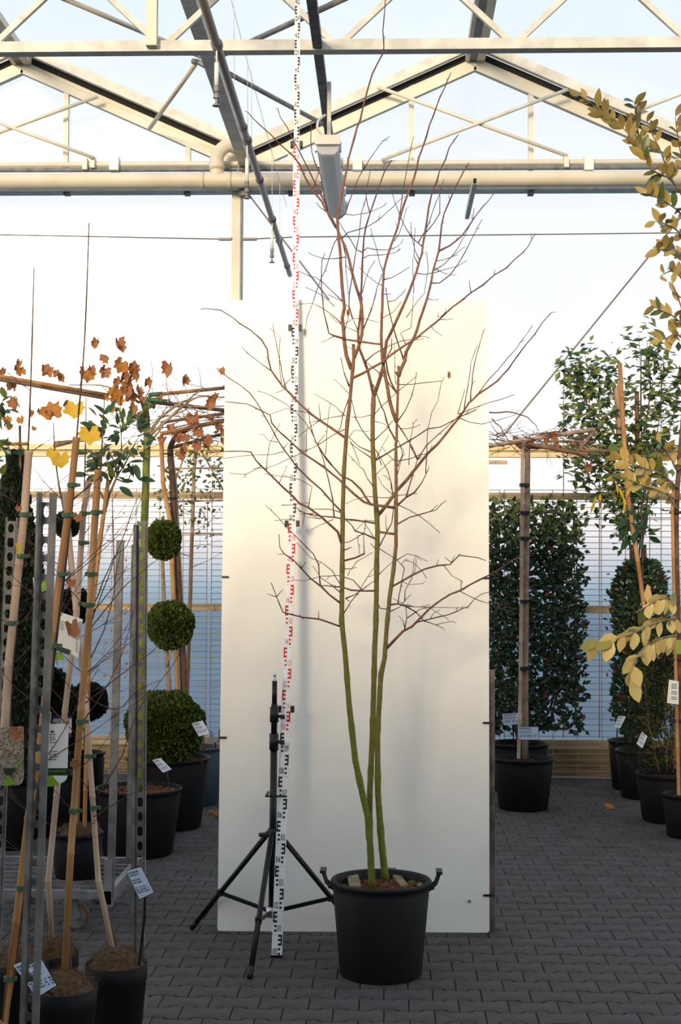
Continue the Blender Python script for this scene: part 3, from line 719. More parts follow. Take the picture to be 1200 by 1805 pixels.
br(.9, .5, 'A', (1130, 1040, 1050, 1100, 950, 1170, 830, 1225, 700, 1290, 600, 1333), 'C', (440, 200, 330, 205)); br(.8, .5, 'A', (670, 1240, 580, 1250, 450, 1250, 300, 1270, 140, 1285))
br(.9, .5, 'A', (1172, 720, 1140, 600, 1115, 490)); br(.7, .5, 'A', (1155, 760, 1100, 690, 1055, 655)); br(.8, .5, 'A', (1150, 950, 1080, 880, 1010, 830, 905, 775))
br(1.2, .8, 'A', (1180, 800, 1130, 940, 1110, 1040, 1090, 1070)); br(.8, .5, 'A', (1120, 950, 1040, 960, 950, 985, 860, 1000)); br(.8, .5, 'C', (445, 220, 450, 120, 470, 0), 'A', (560, 1150, 640, 1000))
br(.8, .5, 'A', (660, 1195, 700, 1155)); br(.8, .5, 'A', (610, 1150, 545, 1140, 510, 1095)); br(.8, .5, 'A', (850, 1250, 840, 1120, 850, 1030))
br(.8, .5, 'A', (960, 970, 940, 850)); br(.8, .5, 'A', (1010, 1240, 1000, 1150, 1010, 1000, 1030, 850)); br(.8, .5, 'A', (930, 1165, 990, 1090))
br(2.0, .7, 'D', (270, 640, 200, 620, 90, 605), 'C', (1060, 600, 970, 585, 850, 575, 750, 555, 700, 530, 680, 510)); br(1.5, .7, 'C', (975, 585, 960, 450, 930, 300, 890, 130, 840, 10))
br(1.0, .5, 'C', (1020, 550, 950, 525, 870, 520, 800, 520, 740, 500, 640, 430)); br(.9, .5, 'C', (770, 515, 800, 345, 700, 290, 600, 270, 425, 245)); br(.8, .5, 'C', (400, 190, 280, 250, 150, 238))
br(2.2, .7, 'C', (1005, 1255, 870, 1130, 790, 1070, 720, 990, 650, 920, 580, 870, 550, 820, 540, 720)); br(1.4, .6, 'C', (862, 1125, 850, 960, 810, 870, 760, 820, 680, 740, 600, 660, 530, 580, 435, 488))
br(1.0, .5, 'C', (1020, 1120, 960, 1010, 880, 940, 790, 900, 680, 785)); br(1.0, .5, 'C', (1012, 1165, 930, 1100, 870, 1060, 805, 965)); br(.7, .5, 'C', (800, 560, 700, 560)); br(.8, .5, 'C', (720, 990, 700, 935)); br(.8, .5, 'C', (720, 980, 750, 930))
br(2.0, .9, 'D', (262, 1162, 170, 1165, 80, 1155, 0, 1130), 'C', (1000, 1130, 860, 1120)); br(1.0, .5, 'D', (170, 1150, 100, 1075, 0, 1045), 'C', (1000, 1040, 870, 1050, 740, 1085, 660, 1075))
br(2.0, .7, 'C', (1018, 1440, 930, 1410, 850, 1385, 730, 1370, 570, 1330, 520, 1210, 480, 1100)); br(.8, .5, 'C', (520, 1210, 570, 1150)); br(.8, .5, 'C', (520, 1210, 450, 1185)); br(.8, .5, 'C', (852, 1385, 852, 1320)); br(.8, .6, 'C', (750, 1375, 730, 1385, 700, 1345))
br(2.2, 1.6, 'D', (35, 940, 120, 900, 188, 870)); br(.9, .5, 'D', (185, 870, 180, 750, 200, 600)); br(.8, .5, 'C', (640, 600, 600, 600, 505, 612)); br(.8, .5, 'C', (560, 490, 640, 492, 750, 470))
br(.8, .5, 'C', (730, 565, 722, 665)); br(.8, .5, 'C', (540, 325, 605, 180)); br(.8, .5, 'C', (960, 620, 860, 645, 790, 685)); br(.8, .5, 'C', (855, 605, 760, 585)); br(1.0, .5, 'C', (690, 540, 760, 560, 860, 600))
# middle
br(1.4, .8, 'B', (520, 755, 430, 640, 350, 580, 285, 520)); br(1.6, .8, 'B', (580, 495, 545, 400, 500, 240, 470, 120, 450, 0), 'G', (398, 1010)); br(1.8, 1.0, 'B', (520, 1140, 470, 1050, 430, 920, 380, 800, 345, 700))
br(2.0, .9, 'B', (520, 755, 480, 680, 455, 600, 445, 500, 490, 420, 490, 340)); br(1.2, .6, 'B', (550, 970, 600, 900, 650, 790, 675, 680, 685, 605)); br(.9, .6, 'B', (530, 705, 650, 700, 760, 688, 890, 675, 900, 640))
br(1.8, .7, 'B', (360, 1310, 450, 1240, 560, 1180, 680, 1110, 770, 1050, 870, 1035, 960, 990, 1080, 930, 1150, 895)); br(1.2, .7, 'B', (355, 1135, 450, 1050, 500, 980)); br(1.3, .7, 'B', (330, 1245, 240, 1190, 150, 1110)); br(1.1, .6, 'B', (325, 1270, 230, 1210, 160, 1150))
br(1.1, .7, 'B', (325, 1150, 260, 1060, 210, 970, 185, 860, 175, 820)); br(1.2, .7, 'B', (545, 1030, 600, 1110, 650, 1190, 695, 1285)); br(1, .6, 'B', (545, 1315, 640, 1280, 760, 1240, 830, 1190)); br(.8, .5, 'B', (330, 945, 250, 960, 175, 955))
br(1.3, .6, 'B', (695, 1290, 760, 1180, 860, 1090, 950, 1010, 1060, 900)); br(2.4, 1.8, 'B', (545, 650, 520, 600)); br(1.6, .7, 'B', (240, 320, 290, 220, 330, 120, 365, 0), 'G', (330, 1010, 368, 910))
br(1.3, .6, 'B', (285, 520, 350, 460, 410, 430, 480, 395, 560, 365, 670, 345)); br(.9, .5, 'B', (670, 345, 730, 325, 790, 335)); br(.8, .5, 'B', (670, 345, 710, 350, 745, 340)); br(.9, .5, 'B', (610, 400, 560, 300, 640, 255, 660, 0))
br(.9, .5, 'B', (880, 675, 850, 830, 800, 920, 770, 1060, 760, 1333), rev=True); br(.9, .6, 'B', (120, 290, 150, 180, 160, 0)); br(.9, .6, 'B', (230, 290, 190, 200, 160, 100, 100, 50, 0, 0)); br(.8, .5, 'B', (110, 220, 190, 185, 280, 185, 390, 215))
br(.9, .5, 'B', (110, 240, 50, 200, 0, 150)); br(.8, .5, 'B', (225, 295, 160, 260, 110, 240)); br(.9, .5, 'B', (690, 1290, 630, 1160, 560, 1040)); br(.8, .5, 'B', (625, 1333, 630, 1150, 660, 1010, 690, 970)); br(.8, .5, 'B', (545, 1055, 600, 1050, 670, 1035, 715, 1015))
br(1.1, .6, 'B', (550, 1333, 580, 1230, 540, 1140)); br(.8, .5, 'B', (165, 1110, 200, 1060, 300, 1070)); br(.8, .5, 'B', (345, 975, 430, 1010, 470, 1050)); br(.9, .5, 'B', (355, 950, 400, 880, 500, 790, 680, 640)); br(.9, .6, 'B', (410, 1333, 380, 1240, 355, 1200))
br(.8, .5, 'B', (370, 1290, 415, 1190, 460, 1110)); br(.8, .5, 'B', (500, 1310, 450, 1240, 415, 1190)); br(.9, .5, 'B', (175, 1150, 240, 1333)); br(.7, .5, 'B', (515, 700, 515, 500, 510, 400)); br(.8, .5, 'B', (230, 450, 190, 430, 130, 400)); br(.8, .5, 'B', (150, 720, 125, 640, 90, 490))
# top
br(2.2, .7, 'E', (865, 1120, 800, 1000, 770, 900, 700, 760, 620, 600, 540, 440, 480, 320, 430, 220, 370, 140, 348, 60)); br(1.5, .7, 'E', (785, 970, 750, 780, 730, 650, 680, 540, 650, 440, 640, 330, 640, 230, 645, 170)); br(1.0, .6, 'E', (770, 970, 720, 930, 690, 890)); br(.9, .6, 'E', (660, 775, 700, 640, 710, 590))
br(1.0, .6, 'E', (870, 1180, 820, 1330, 770, 1480, 730, 1560, 690, 1680), 'A', (885, 80, 850, 170, 835, 260, 830, 290, 840, 330)); br(2.2, .7, 'B', (430, 394, 350, 378, 250, 368, 130, 348, 50, 325), 'A', (1150, 345, 1060, 320, 1018, 300, 1010, 250, 980, 130), 'E', (735, 1660, 735, 1560, 740, 1400, 765, 1340))
br(.9, .5, 'A', (1060, 325, 1010, 350, 960, 372)); br(1.0, .5, 'E', (945, 1370, 860, 1385, 760, 1385, 700, 1370, 630, 1340)); br(1.0, .5, 'E', (915, 1750, 830, 1670, 740, 1590, 680, 1545, 640, 1545, 530, 1490)); br(1.1, .5, 'A', (1118, 212, 1030, 140, 950, 95, 890, 65, 780, 72)); br(.8, .5, 'E', (850, 1805, 760, 1720, 680, 1675, 595, 1635))
br(1.2, .6, 'G', (275, 425, 245, 300, 245, 240, 265, 150, 280, 80)); br(1.3, .7, 'G', (130, 1244, 110, 1150, 115, 1060, 135, 940, 150, 830, 165, 740, 190, 600, 210, 420, 245, 300)); br(1.1, .6, 'G', (215, 745, 170, 710, 120, 630, 60, 540, 20, 470)); br(1.1, .5, 'G', (222, 725, 255, 695, 320, 712, 400, 712, 450, 703, 500, 680, 530, 645))
br(.9, .5, 'G', (222, 775, 265, 755, 360, 752, 430, 745, 490, 725, 515, 705)); br(1.2, .5, 'G', (55, 640, 100, 580, 180, 555, 260, 530, 340, 480, 460, 375, 500, 330, 575, 280)); br(1.3, .6, 'G', (40, 475, 85, 430, 105, 360, 150, 230, 190, 140, 240, 60), 'F', (245, 1800, 310, 1690, 375, 1600, 450, 1500, 520, 1445)); br(.8, .5, 'G', (85, 440, 150, 442, 250, 425, 320, 400, 390, 365))
br(.8, .5, 'G', (220, 1040, 240, 950, 270, 870, 315, 795)); br(.8, .5, 'G', (372, 992, 330, 970, 250, 910, 190, 850)); br(.8, .5, 'G', (368, 885, 330, 730, 280, 540)); br(1.1, .6, 'G', (500, 480, 520, 380, 530, 280, 545, 180, 560, 100, 580, 0), 'O', (723, 262, 729, 240)); br(1.1, .5, 'G', (677, 700, 650, 660, 600, 610, 545, 520, 510, 440, 470, 340, 435, 220))
br(1.1, .6, 'G', (655, 655, 700, 580, 740, 500, 790, 340, 825, 270)); br(1.2, .6, 'G', (712, 585, 770, 510, 820, 430, 825, 250, 855, 155)); br(1.0, .5, 'G', (643, 838, 620, 760, 625, 650, 628, 540)); br(.9, .5, 'G', (668, 780, 630, 720, 600, 600, 595, 490)); br(.8, .5, 'G', (682, 738, 715, 730, 730, 850, 715, 960, 700, 1040)); br(1.0, .5, 'G', (632, 908, 700, 905, 800, 885, 880, 860, 960, 840, 1035, 795))
br(1.9, .7, 'G', (815, 724, 900, 685, 1000, 600, 1060, 510, 1100, 450, 1160, 370, 1200, 330), 'O', (875, 334)); br(1.0, .5, 'G', (785, 868, 850, 830, 920, 760, 960, 700, 1020, 590, 1075, 480)); br(.8, .5, 'G', (795, 800, 850, 790, 920, 765, 1000, 700, 1020, 690)); br(1.3, .6, 'G', (752, 992, 820, 975, 900, 910, 960, 830, 1020, 730, 1060, 650, 1110, 550, 1155, 470)); br(.8, .5, 'G', (790, 840, 820, 880, 870, 900, 890, 900))
br(.8, .6, 'G', (1065, 1055, 1052, 960)); br(.8, .5, 'G', (1085, 480, 1090, 385)); br(1.0, .5, 'G', (390, 945, 450, 930, 520, 890, 585, 848)); br(.8, .5, 'G', (388, 1055, 440, 1058)); br(.9, .5, 'G', (420, 1120, 470, 1108, 520, 1060, 558, 1020)); br(.8, .5, 'G', (560, 1244, 650, 1110, 710, 1045)); br(.9, .5, 'G', (730, 1090, 760, 1108, 785, 1106)); br(.8, .5, 'G', (95, 770, 0, 780)); br(.8, .5, 'G', (480, 640, 530, 520, 560, 390))
br(1.1, .5, 'G', (105, 1060, 90, 900, 85, 760, 60, 640), rev=True); br(.8, .5, 'G', (390, 1244, 460, 1200, 520, 1120)); br(.8, .5, 'G', (620, 1040, 612, 900, 612, 770))
# right
br(1.0, .6, 'H', (470, 1450, 560, 1330, 640, 1250, 710, 1165, 780, 1080, 860, 970, 915, 895)); br(1.3, .7, 'H', (410, 1505, 430, 1300, 460, 1130, 500, 1000, 520, 930)); br(1.0, .6, 'H', (355, 1560, 390, 1400, 415, 1200, 450, 1090, 470, 1060)); br(.9, .6, 'H', (310, 1600, 340, 1500, 365, 1415)); br(1.0, .6, 'H', (330, 1610, 450, 1560, 560, 1520, 660, 1495, 770, 1455)); br(.9, .5, 'H', (300, 1640, 400, 1610, 460, 1580))
br(.9, .5, 'B', (1030, 970, 1100, 1000, 1200, 1010), 'O', (880, 740, 908, 731)); br(.8, .5, 'H', (415, 632, 400, 530)); br(.8, .5, 'H', (607, 480, 610, 440)); br(.8, .5, 'H', (175, 840, 140, 850, 145, 820, 180, 815, 210, 780)); br(.8, .5, 'H', (175, 845, 225, 848, 255, 838)); br(.8, .5, 'H', (85, 915, 120, 935, 150, 955))
br(2.4, .7, 'D', (455, 482, 510, 430, 580, 390, 640, 310, 690, 205)); br(1.4, .6, 'D', (520, 420, 560, 270, 600, 140, 540, 20)); br(.9, .5, 'D', (600, 130, 640, 70, 680, 20)); br(1.0, .5, 'D', (668, 240, 672, 120, 720, 20)); br(1.6, .6, 'D', (440, 640, 540, 590, 640, 560, 750, 530, 790, 480, 830, 455)); br(.8, .5, 'D', (700, 545, 765, 485)); br(1.0, .6, 'D', (450, 485, 540, 530, 620, 575, 700, 640, 780, 710)); br(2.6, 2.4, 'D', (420, 712, 310, 702))
br(1.4, .8, 'D', (305, 820, 340, 740, 400, 630, 410, 560, 425, 420)); br(1.8, .7, 'D', (272, 748, 190, 715, 115, 690, 90, 650, 60, 620, 0, 560)); br(1.0, .6, 'D', (285, 850, 250, 810, 235, 790)); br(2.2, .7, 'D', (405, 1128, 480, 1090, 560, 1040, 660, 990, 760, 965, 860, 955, 930, 880, 1020, 895, 1075, 900, 1140, 925)); br(.8, .5, 'D', (862, 955, 895, 885)); br(.8, .5, 'D', (810, 965, 870, 1040, 940, 1085, 960, 1095)); br(.7, .5, 'D', (738, 970, 770, 915)); br(.8, .5, 'D', (870, 920, 815, 898))
br(3.2, .7, 'D', (375, 1612, 430, 1540, 490, 1480, 560, 1445, 620, 1380, 700, 1300, 780, 1240, 860, 1190, 940, 1160, 1020, 1110, 1100, 1070), 'O', (863, 1013, 880, 1004, 905, 986, 935, 975)); br(.9, .5, 'D', (925, 1165, 1000, 1200, 1080, 1235, 1160, 1262), 'O', (908, 1081)); br(.8, .5, 'D', (945, 1160, 945, 1075)); br(1.3, .6, 'D', (590, 1410, 700, 1385, 840, 1350, 960, 1300, 1000, 1285, 1050, 1225, 1110, 1185, 1170, 1170))
br(1.9, .6, 'D', (400, 1278, 450, 1265, 510, 1280, 590, 1330, 650, 1395, 740, 1430, 805, 1455)); br(.8, .5, 'D', (740, 1430, 810, 1415, 880, 1400)); br(.8, .5, 'D', (520, 1285, 620, 1290, 700, 1270)); br(1.1, .6, 'D', (450, 1265, 470, 1130, 500, 990, 480, 950, 510, 920, 570, 940, 640, 1010, 675, 1065)); br(1.1, .5, 'D', (400, 1325, 460, 1290, 550, 1190)); br(1.0, .5, 'D', (500, 1250, 505, 1160, 560, 1060, 575, 920)); br(.8, .5, 'D', (520, 1260, 580, 1290, 740, 1295, 1010, 1295))
br(1.1, .6, 'D', (510, 1460, 520, 1370, 510, 1280)); br(1.0, .5, 'D', (525, 1380, 620, 1310, 690, 1290, 840, 1380)); br(1.0, .5, 'D', (510, 1445, 490, 1400, 460, 1360)); br(1.3, .9, 'D', (292, 1240, 310, 1300, 360, 1305)); br(.8, .5, 'D', (700, 1385, 730, 1340, 780, 1310)); br(.9, .5, 'D', (450, 915, 520, 875, 600, 890, 680, 930)); br(.9, .5, 'D', (300, 1040, 340, 990, 410, 935)); br(.9, .5, 'D', (300, 830, 380, 880, 450, 930, 500, 985))
br(1.3, .6, 'D', (38, 1222, 110, 1190, 190, 1140, 240, 1100, 265, 1085)); br(1.1, .5, 'D', (35, 1360, 80, 1250, 130, 1190, 210, 1050, 260, 980)); br(1.0, .6, 'D', (0, 780, 60, 780, 130, 745, 190, 700)); br(.9, .5, 'D', (40, 1220, 80, 1250, 70, 1270)); br(1.2, .8, 'D', (40, 838, 85, 820)); br(.9, .5, 'D', (40, 1005, 90, 990, 130, 930, 180, 905, 250, 860)); br(.8, .5, 'D', (60, 1040, 75, 1000, 110, 978)); br(.7, .5, 'D', (590, 1030, 590, 880)); br(.7, .5, 'D', (480, 1090, 540, 1110, 645, 1105)); br(.8, .5, 'D', (600, 1345, 530, 1285, 410, 1220))
br(.8, .5, 'D', (400, 405, 330, 340, 295, 270)); br(.9, .5, 'D', (415, 440, 330, 435, 210, 420, 100, 450, 40, 480)); br(.8, .5, 'D', (240, 290, 320, 210, 410, 130)); br(1.0, .5, 'D', (240, 350, 180, 210, 150, 190, 60, 90)); br(.8, .5, 'D', (450, 240, 490, 100, 460, 0)); br(.8, .5, 'D', (400, 370, 390, 300, 350, 260)); br(1.1, .6, 'D', (405, 400, 400, 330, 370, 220, 280, 60)); br(.8, .5, 'D', (170, 720, 130, 730, 150, 870)); br(.8, .5, 'D', (265, 600, 190, 610, 120, 690)); br(.8, .5, 'D', (260, 760, 220, 680, 180, 620)); br(.8, .5, 'D', (355, 700, 355, 570)); br(.8, .5, 'D', (440, 410, 530, 405, 600, 402))

tree = empty('bare_tree', (HP.x, HP.y, .36), 'bare multi-stemmed tree with green-barked stems growing in the large black tub', 'tree')
placed = []
cG, cO, cB, cT = Vector(lin((112, 118, 34))), Vector(lin((128, 112, 68))), Vector(lin((132, 94, 76))), Vector(lin((98, 66, 60)))
def tree_col(rp, y):
    k = min(1, max(0, (rp - 2.2) / 3.5)) * min(1, max(0, (y - 560) / 260)); a = cB if rp > 1.6 else cT
    c = a.lerp(cO if y < 760 else cG, k); return tuple(c)
for bi, (kind, r0, r1, px, dd, sp) in enumerate(BR):
    # resample
    pts = [px[0]]
    for a, b in zip(px, px[1:]):
        n = max(1, int(math.hypot(b[0] - a[0], b[1] - a[1]) / 14))
        for i in range(1, n + 1): pts.append((a[0] + (b[0] - a[0]) * i / n, a[1] + (b[1] - a[1]) * i / n))
    if dd is not None: D0 = HP.y + dd; slope = R.uniform(-.03, .03)
    else:
        best = min(placed, key=lambda q: (q[0] - pts[0][0]) ** 2 + (q[1] - pts[0][1]) ** 2)
        D0 = best[2]; slope = R.uniform(-.42, .30)
        if math.hypot(best[0] - pts[0][0], best[1] - pts[0][1]) < 9: pts[0] = ((best[0] + pts[0][0]) / 2, (best[1] + pts[0][1]) / 2)
        if kind == 'stem': slope *= .35
    w = []; rad = []; cols = []; acc = 0; n = len(pts)
    for i, (x, y) in enumerate(pts):
        if i: acc += math.hypot(x - pts[i - 1][0], y - pts[i - 1][1])
        D = D0 + slope * acc / 395
        z = P(x, y, D).z
        if z < 3.2: D = min(D, panD(z) - .05)
        D = max(D, 5.35); q = P(x, y, D)
        if kind != 'trunk' and i and i < n - 1: q = q + Vector((R.uniform(-1, 1), 0, R.uniform(-1, 1))) * .0016
        w.append(q); t = i / max(1, n - 1); rp = r0 + (r1 - r0) * t ** .8
        if kind == 'trunk': rp *= 1 + (.15 if i % 6 == 0 else R.uniform(-.05, .04))
        elif i % 2 == 0 and rp < 2: rp *= 1.25
        rp = max(rp * .86, .5)
        rad.append(rp * D / F); cols.append(tree_col(rp, y)); placed.append((x, y, D))
    m = MB(); m.c = []; m.smooth = True
    m.tube(w, rad, 10 if kind == 'trunk' else (7 if r0 > 1.8 else 5), cols=cols)
    # buds and short spurs are part of the twig
    if kind != 'trunk':
        for i in range(2, n, 2):
            if R.random() < .4 * sp:
                d = (w[i] - w[i - 1]).normalized(); s_ = rv(1); s_.y *= .4; s_ = (s_ - d * s_.dot(d)).normalized(); l = R.choice((.008, .01, .014, .022))
                rr = .0011; m.tube([w[i], w[i] + s_ * l * .5 + d * l * .5, w[i] + s_ * l * .8 + d * l * 1.1], [rr, rr * 1.3, rr * .5], 4, cols=[cols[i]] * 3)
    part(kind if kind != 'stem' else 'stem', m, 'bark', tree)
def leaf_mesh(name, mm, wd=.42, fold=.12, curl=.15, kind='oval'):
    m = MB()
    rows = [(0, .04), (.14, .55), (.35, .95), (.55, 1.0), (.78, .66), (.92, .28), (1, .02)]
    if kind == 'lance': rows = [(0, .04), (.2, .6), (.45, 1), (.7, .7), (1, .02)]
    for t, k in rows:
        z = -curl * t * t; x = k * wd / 2
        m.v += [(-x, t, z + fold * x * 2), (0, t, z), (x, t, z + fold * x * 2)]
    for i in range(len(rows) - 1):
        a = i * 3
        m.f += [(a, a + 1, a + 4, a + 3), (a + 1, a + 2, a + 5, a + 4)]; m.mi += [0, 0]
    return m.mesh(name, mm, smooth=True)
def lobed_mesh(name, mm, crumple=.25, seed=0, curl=1.0):
    """broad toothed leaf, rolled up across its width and crumpled"""
    r = random.Random(seed); m = MB()
    ang = [(-90, .10), (-72, .50), (-45, .56), (-22, .46), (0, .62), (20, .50), (42, .66), (62, .52), (90, .80), (118, .52), (140, .66), (160, .50), (180, .62), (202, .46), (226, .56), (252, .50)]
    n = len(ang); rings = (1.0, .66, .33); ph = r.uniform(0, 6)
    for k in rings:
        for a, q in ang:
            q2 = q * (r.uniform(.86, 1.14)) * k if k == 1 else (q * .5 + .28) * k
            x = math.cos(math.radians(a)) * q2; y = .42 + math.sin(math.radians(a)) * q2 * .85
            th = x * 2.4 * curl; rr = 1 / (2.4 * curl) if curl > .01 else 0
            xx, zz = (math.sin(th) * rr, (1 - math.cos(th)) * rr) if curl > .01 else (x, 0)
            zz += .5 * curl * (y - .4) ** 2 * r.choice((1, 1)) + crumple * .35 * math.sin(x * 9 + ph) * math.cos(y * 8 + ph) + r.uniform(-1, 1) * crumple * .12
            m.v.append((xx, y, zz))
    m.v.append((0, .42, 0))
    for g in range(2):
        for i in range(n):
            j = (i + 1) % n; m.f.append((g * n + i, g * n + j, (g + 1) * n + j, (g + 1) * n + i)); m.mi.append(0)
    for i in range(n): m.f.append((2 * n + i, 2 * n + (i + 1) % n, 3 * n)); m.mi.append(0)
    return m.mesh(name, mm, smooth=True)
dryM = [lobed_mesh('dry_leaf', 'leaf_dry', .35, k, (1.1, .8, 1.3, .6)[k]) for k in range(4)] + [lobed_mesh('dry_leaf', 'leaf_dry_gold', .2, 5, .35)]
yelM = [lobed_mesh('yellow_leaf', 'leaf_yellow', .12, k, .3) for k in (2, 3)]
for px, py in ((612, 550), (790, 660)):
    w = min(placed, key=lambda q: (q[0] - px) ** 2 + (q[1] - py) ** 2); inst('withered_leaf', dryM[1], tree, Matrix.Translation(P(px, py - 6, w[2])) @ basis((0, .2, -1), (1, -1, 0)) @ Matrix.Diagonal((.02, .035, .02, 1)))
#PART2
# ------------------------------------------------------------------ plant helpers
def s2(px, py, D): return P(px, py, D)
def pxs(n, D): return n * D / F
LM = {}
for nm, mm, wd, fo, cu, kd in (('magnolia', 'leaf_magnolia', .42, .10, .16, 'oval'), ('magnolia_pale', 'leaf_magnolia_pale', .58, .06, .10, 'oval'), ('glossy', 'leaf_glossy', .42, .14, .2, 'oval'),
                           ('olive', 'leaf_olive', .4, .14, .2, 'oval'), ('mid', 'leaf_mid', .45, .15, .2, 'oval'), ('yellow_lance', 'leaf_yellow', .26, .12, .3, 'lance')):
    LM[nm] = leaf_mesh('leaf', mm, wd, fo, cu, kd)
def leaf(parent, me, p, d, n, size, name='leaf'):
    return inst(name, me, parent, Matrix.Translation(p) @ basis(d, n) @ Matrix.Diagonal((size, size, size, 1)))
def leaves_mesh(items, wd=.5):
    """joined small leaves: list of (pos, dir, normal, size)"""
    m = MB()
    for p, d, n, s in items:
        M = basis(d, n).to_3x3(); x, y, z = M.col[0] * s * wd / 2, M.col[1] * s, M.col[2] * s
        i = len(m.v); m.v += [tuple(p), tuple(p + y * .45 + x + z * .06), tuple(p + y - z * .1), tuple(p + y * .45 - x + z * .06)]
        m.f += [(i, i + 1, i + 2), (i, i + 2, i + 3)]; m.mi += [0, 0]
    return m
def bamboo_mb(pts, r, m=None, step=.26):
    m = m or MB(); m.smooth = True; w = []; rad = []
    for a, b in zip(pts, pts[1:]):
        L_ = (b - a).length; n = max(1, int(L_ / step))
        for k in range(n):
            q = a.lerp(b, k / n); d = (b - a).normalized()
            w += [q, q + d * .006, q + d * .012]; rad += [r, r * 1.16, r]
    w.append(pts[-1]); rad.append(r); m.tube(w, rad, 9); return m
def ptube(pxpts, D, r0, r1, n=7, jit=.0):
    """tapering stem through image points at distance D, radii in metres"""
    w = []
    for i, q in enumerate(pxpts):
        d = D[i] if isinstance(D, (list, tuple)) else D
        w.append(P(q[0], q[1], d))
    w = smooth_path(w, 4); k = len(w); m = MB(); m.smooth = True
    w = [q + rv(jit) if 0 < i < k - 1 else q for i, q in enumerate(w)]
    m.tube(w, [r0 + (r1 - r0) * i / (k - 1) for i in range(k)], n); return m
def rand_twig(m, p, d, L_, r, depth=1, bend=.25, up=.1):
    w = [p]; n = 5
    for i in range(n):
        d = (d + rv(bend) * .5 + Vector((0, 0, up))).normalized(); w.append(w[-1] + d * L_ / n)
        if depth and R.random() < .55: rand_twig(m, w[-1], (d + rv(.9)).normalized(), L_ * R.uniform(.25, .5), r * .6, depth - 1, bend, up)
    m.tube(w, [r * (1 - .75 * i / n) for i in range(n + 1)], 4)
    return w
def ball(parent, c, rx, rz, mm, core, n, bl=.03, ry=None, name='foliage'):
    """clipped ball of scale foliage: many small sprays over a dark core"""
    ry = ry or rx; m = MB()
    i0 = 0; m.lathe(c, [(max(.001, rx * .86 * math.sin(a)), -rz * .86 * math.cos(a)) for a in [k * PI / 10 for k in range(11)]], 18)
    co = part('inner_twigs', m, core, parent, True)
    m = MB()
    for k in range(n):
        z = R.uniform(-1, 1); a = R.uniform(0, 2 * PI); q = math.sqrt(1 - z * z); nrm = Vector((q * math.cos(a), q * math.sin(a), z))
        lump = .96 + .045 * math.sin(nrm.x * 7 + c.x * 7) * math.sin(nrm.z * 6 + c.z * 9) + .03 * math.sin(nrm.x * 23) * math.sin(nrm.z * 19 + nrm.y * 11) + R.uniform(-.12, .05)
        p = c + Vector((nrm.x * rx, nrm.y * ry, nrm.z * rz)) * lump
        d = (nrm + rv(.75) + Vector((0, 0, .25))).normalized(); t = d.cross(rv(1)).normalized(); b = bl * R.uniform(.6, 1.25)
        i = len(m.v); m.v += [tuple(p - t * b * .22), tuple(p + t * b * .22), tuple(p + d * b + t * b * .05), tuple(p + d * b * .55 - t * b * .42), tuple(p + d * b * .5 + t * b * .45)]
        m.f += [(i, i + 1, i + 2), (i, i + 2, i + 3), (i + 1, i + 4, i + 2)]; m.mi += [0, 0, 0]
    part(name, m, mm, parent, kind='stuff')
def price_tag(corners, D, foot, label, tilt=0, txt=0, name='plant_label', footD=None, group=None, mm='paper_blue', prints=True, qr=None):
    """printed card on a black stake; corners are TL, TR, BR, BL seen in the photo"""
    c = [P(x, y, D) for x, y in corners]; e = empty(name, P(*foot, footD or D) if foot else c[3], label, 'plant label', group)
    nn = (c[1] - c[0]).cross(c[3] - c[0]).normalized()
    if nn.y > 0: nn = -nn
    th = nn * .0006
    m = MB(); m.quad(*[q + th for q in c]); m.quad(*[q - th for q in c][::-1])
    for a in range(4): m.quad(c[a] + th, c[a] - th, c[(a + 1) % 4] - th, c[(a + 1) % 4] + th)
    card = part('card', m, mm, e)
    m = MB(); ce = sum(c, Vector()) / 4
    m.quad(*[ce + (q - ce) * 1.05 - nn * .0015 for q in c]); m.quad(*[ce + (q - ce) * 1.05 - nn * .003 for q in c][::-1]); part('backing', m, 'black_plastic', e)
    if prints:
        u = c[1] - c[0]; v = c[3] - c[0]; m = MB(); off = nn * .0012
        rows = [(.07, .14), (.17, .22), (.34, .39), (.43, .48), (.60, .65), (.68, .73), (.76, .81)]
        for ri, (v0, v1) in enumerate(rows):
            x = .06
            while x < (.62 if ri < 4 else .88):
                l = R.uniform(.03, .11)
                m.quad(*[c[0] + off + u * a + v * b for a, b in ((x, v1), (min(.92, x + l), v1), (min(.92, x + l), v0), (x, v0))]); x += l + R.choice((.02, .03, .1 if ri > 3 else .02))
        part('print', m, 'print_grey', card)
    if foot:
        a = (c[2] + c[3]) / 2 - nn * .004; b = P(*foot, footD or D)
        m = MB(); m.tube([a + (ce - a) * .3 - nn * .004, a.lerp(b, .3), b], [.0045, .0055, .0045], 6); part('stake', m, 'black_plastic', e)
    return e
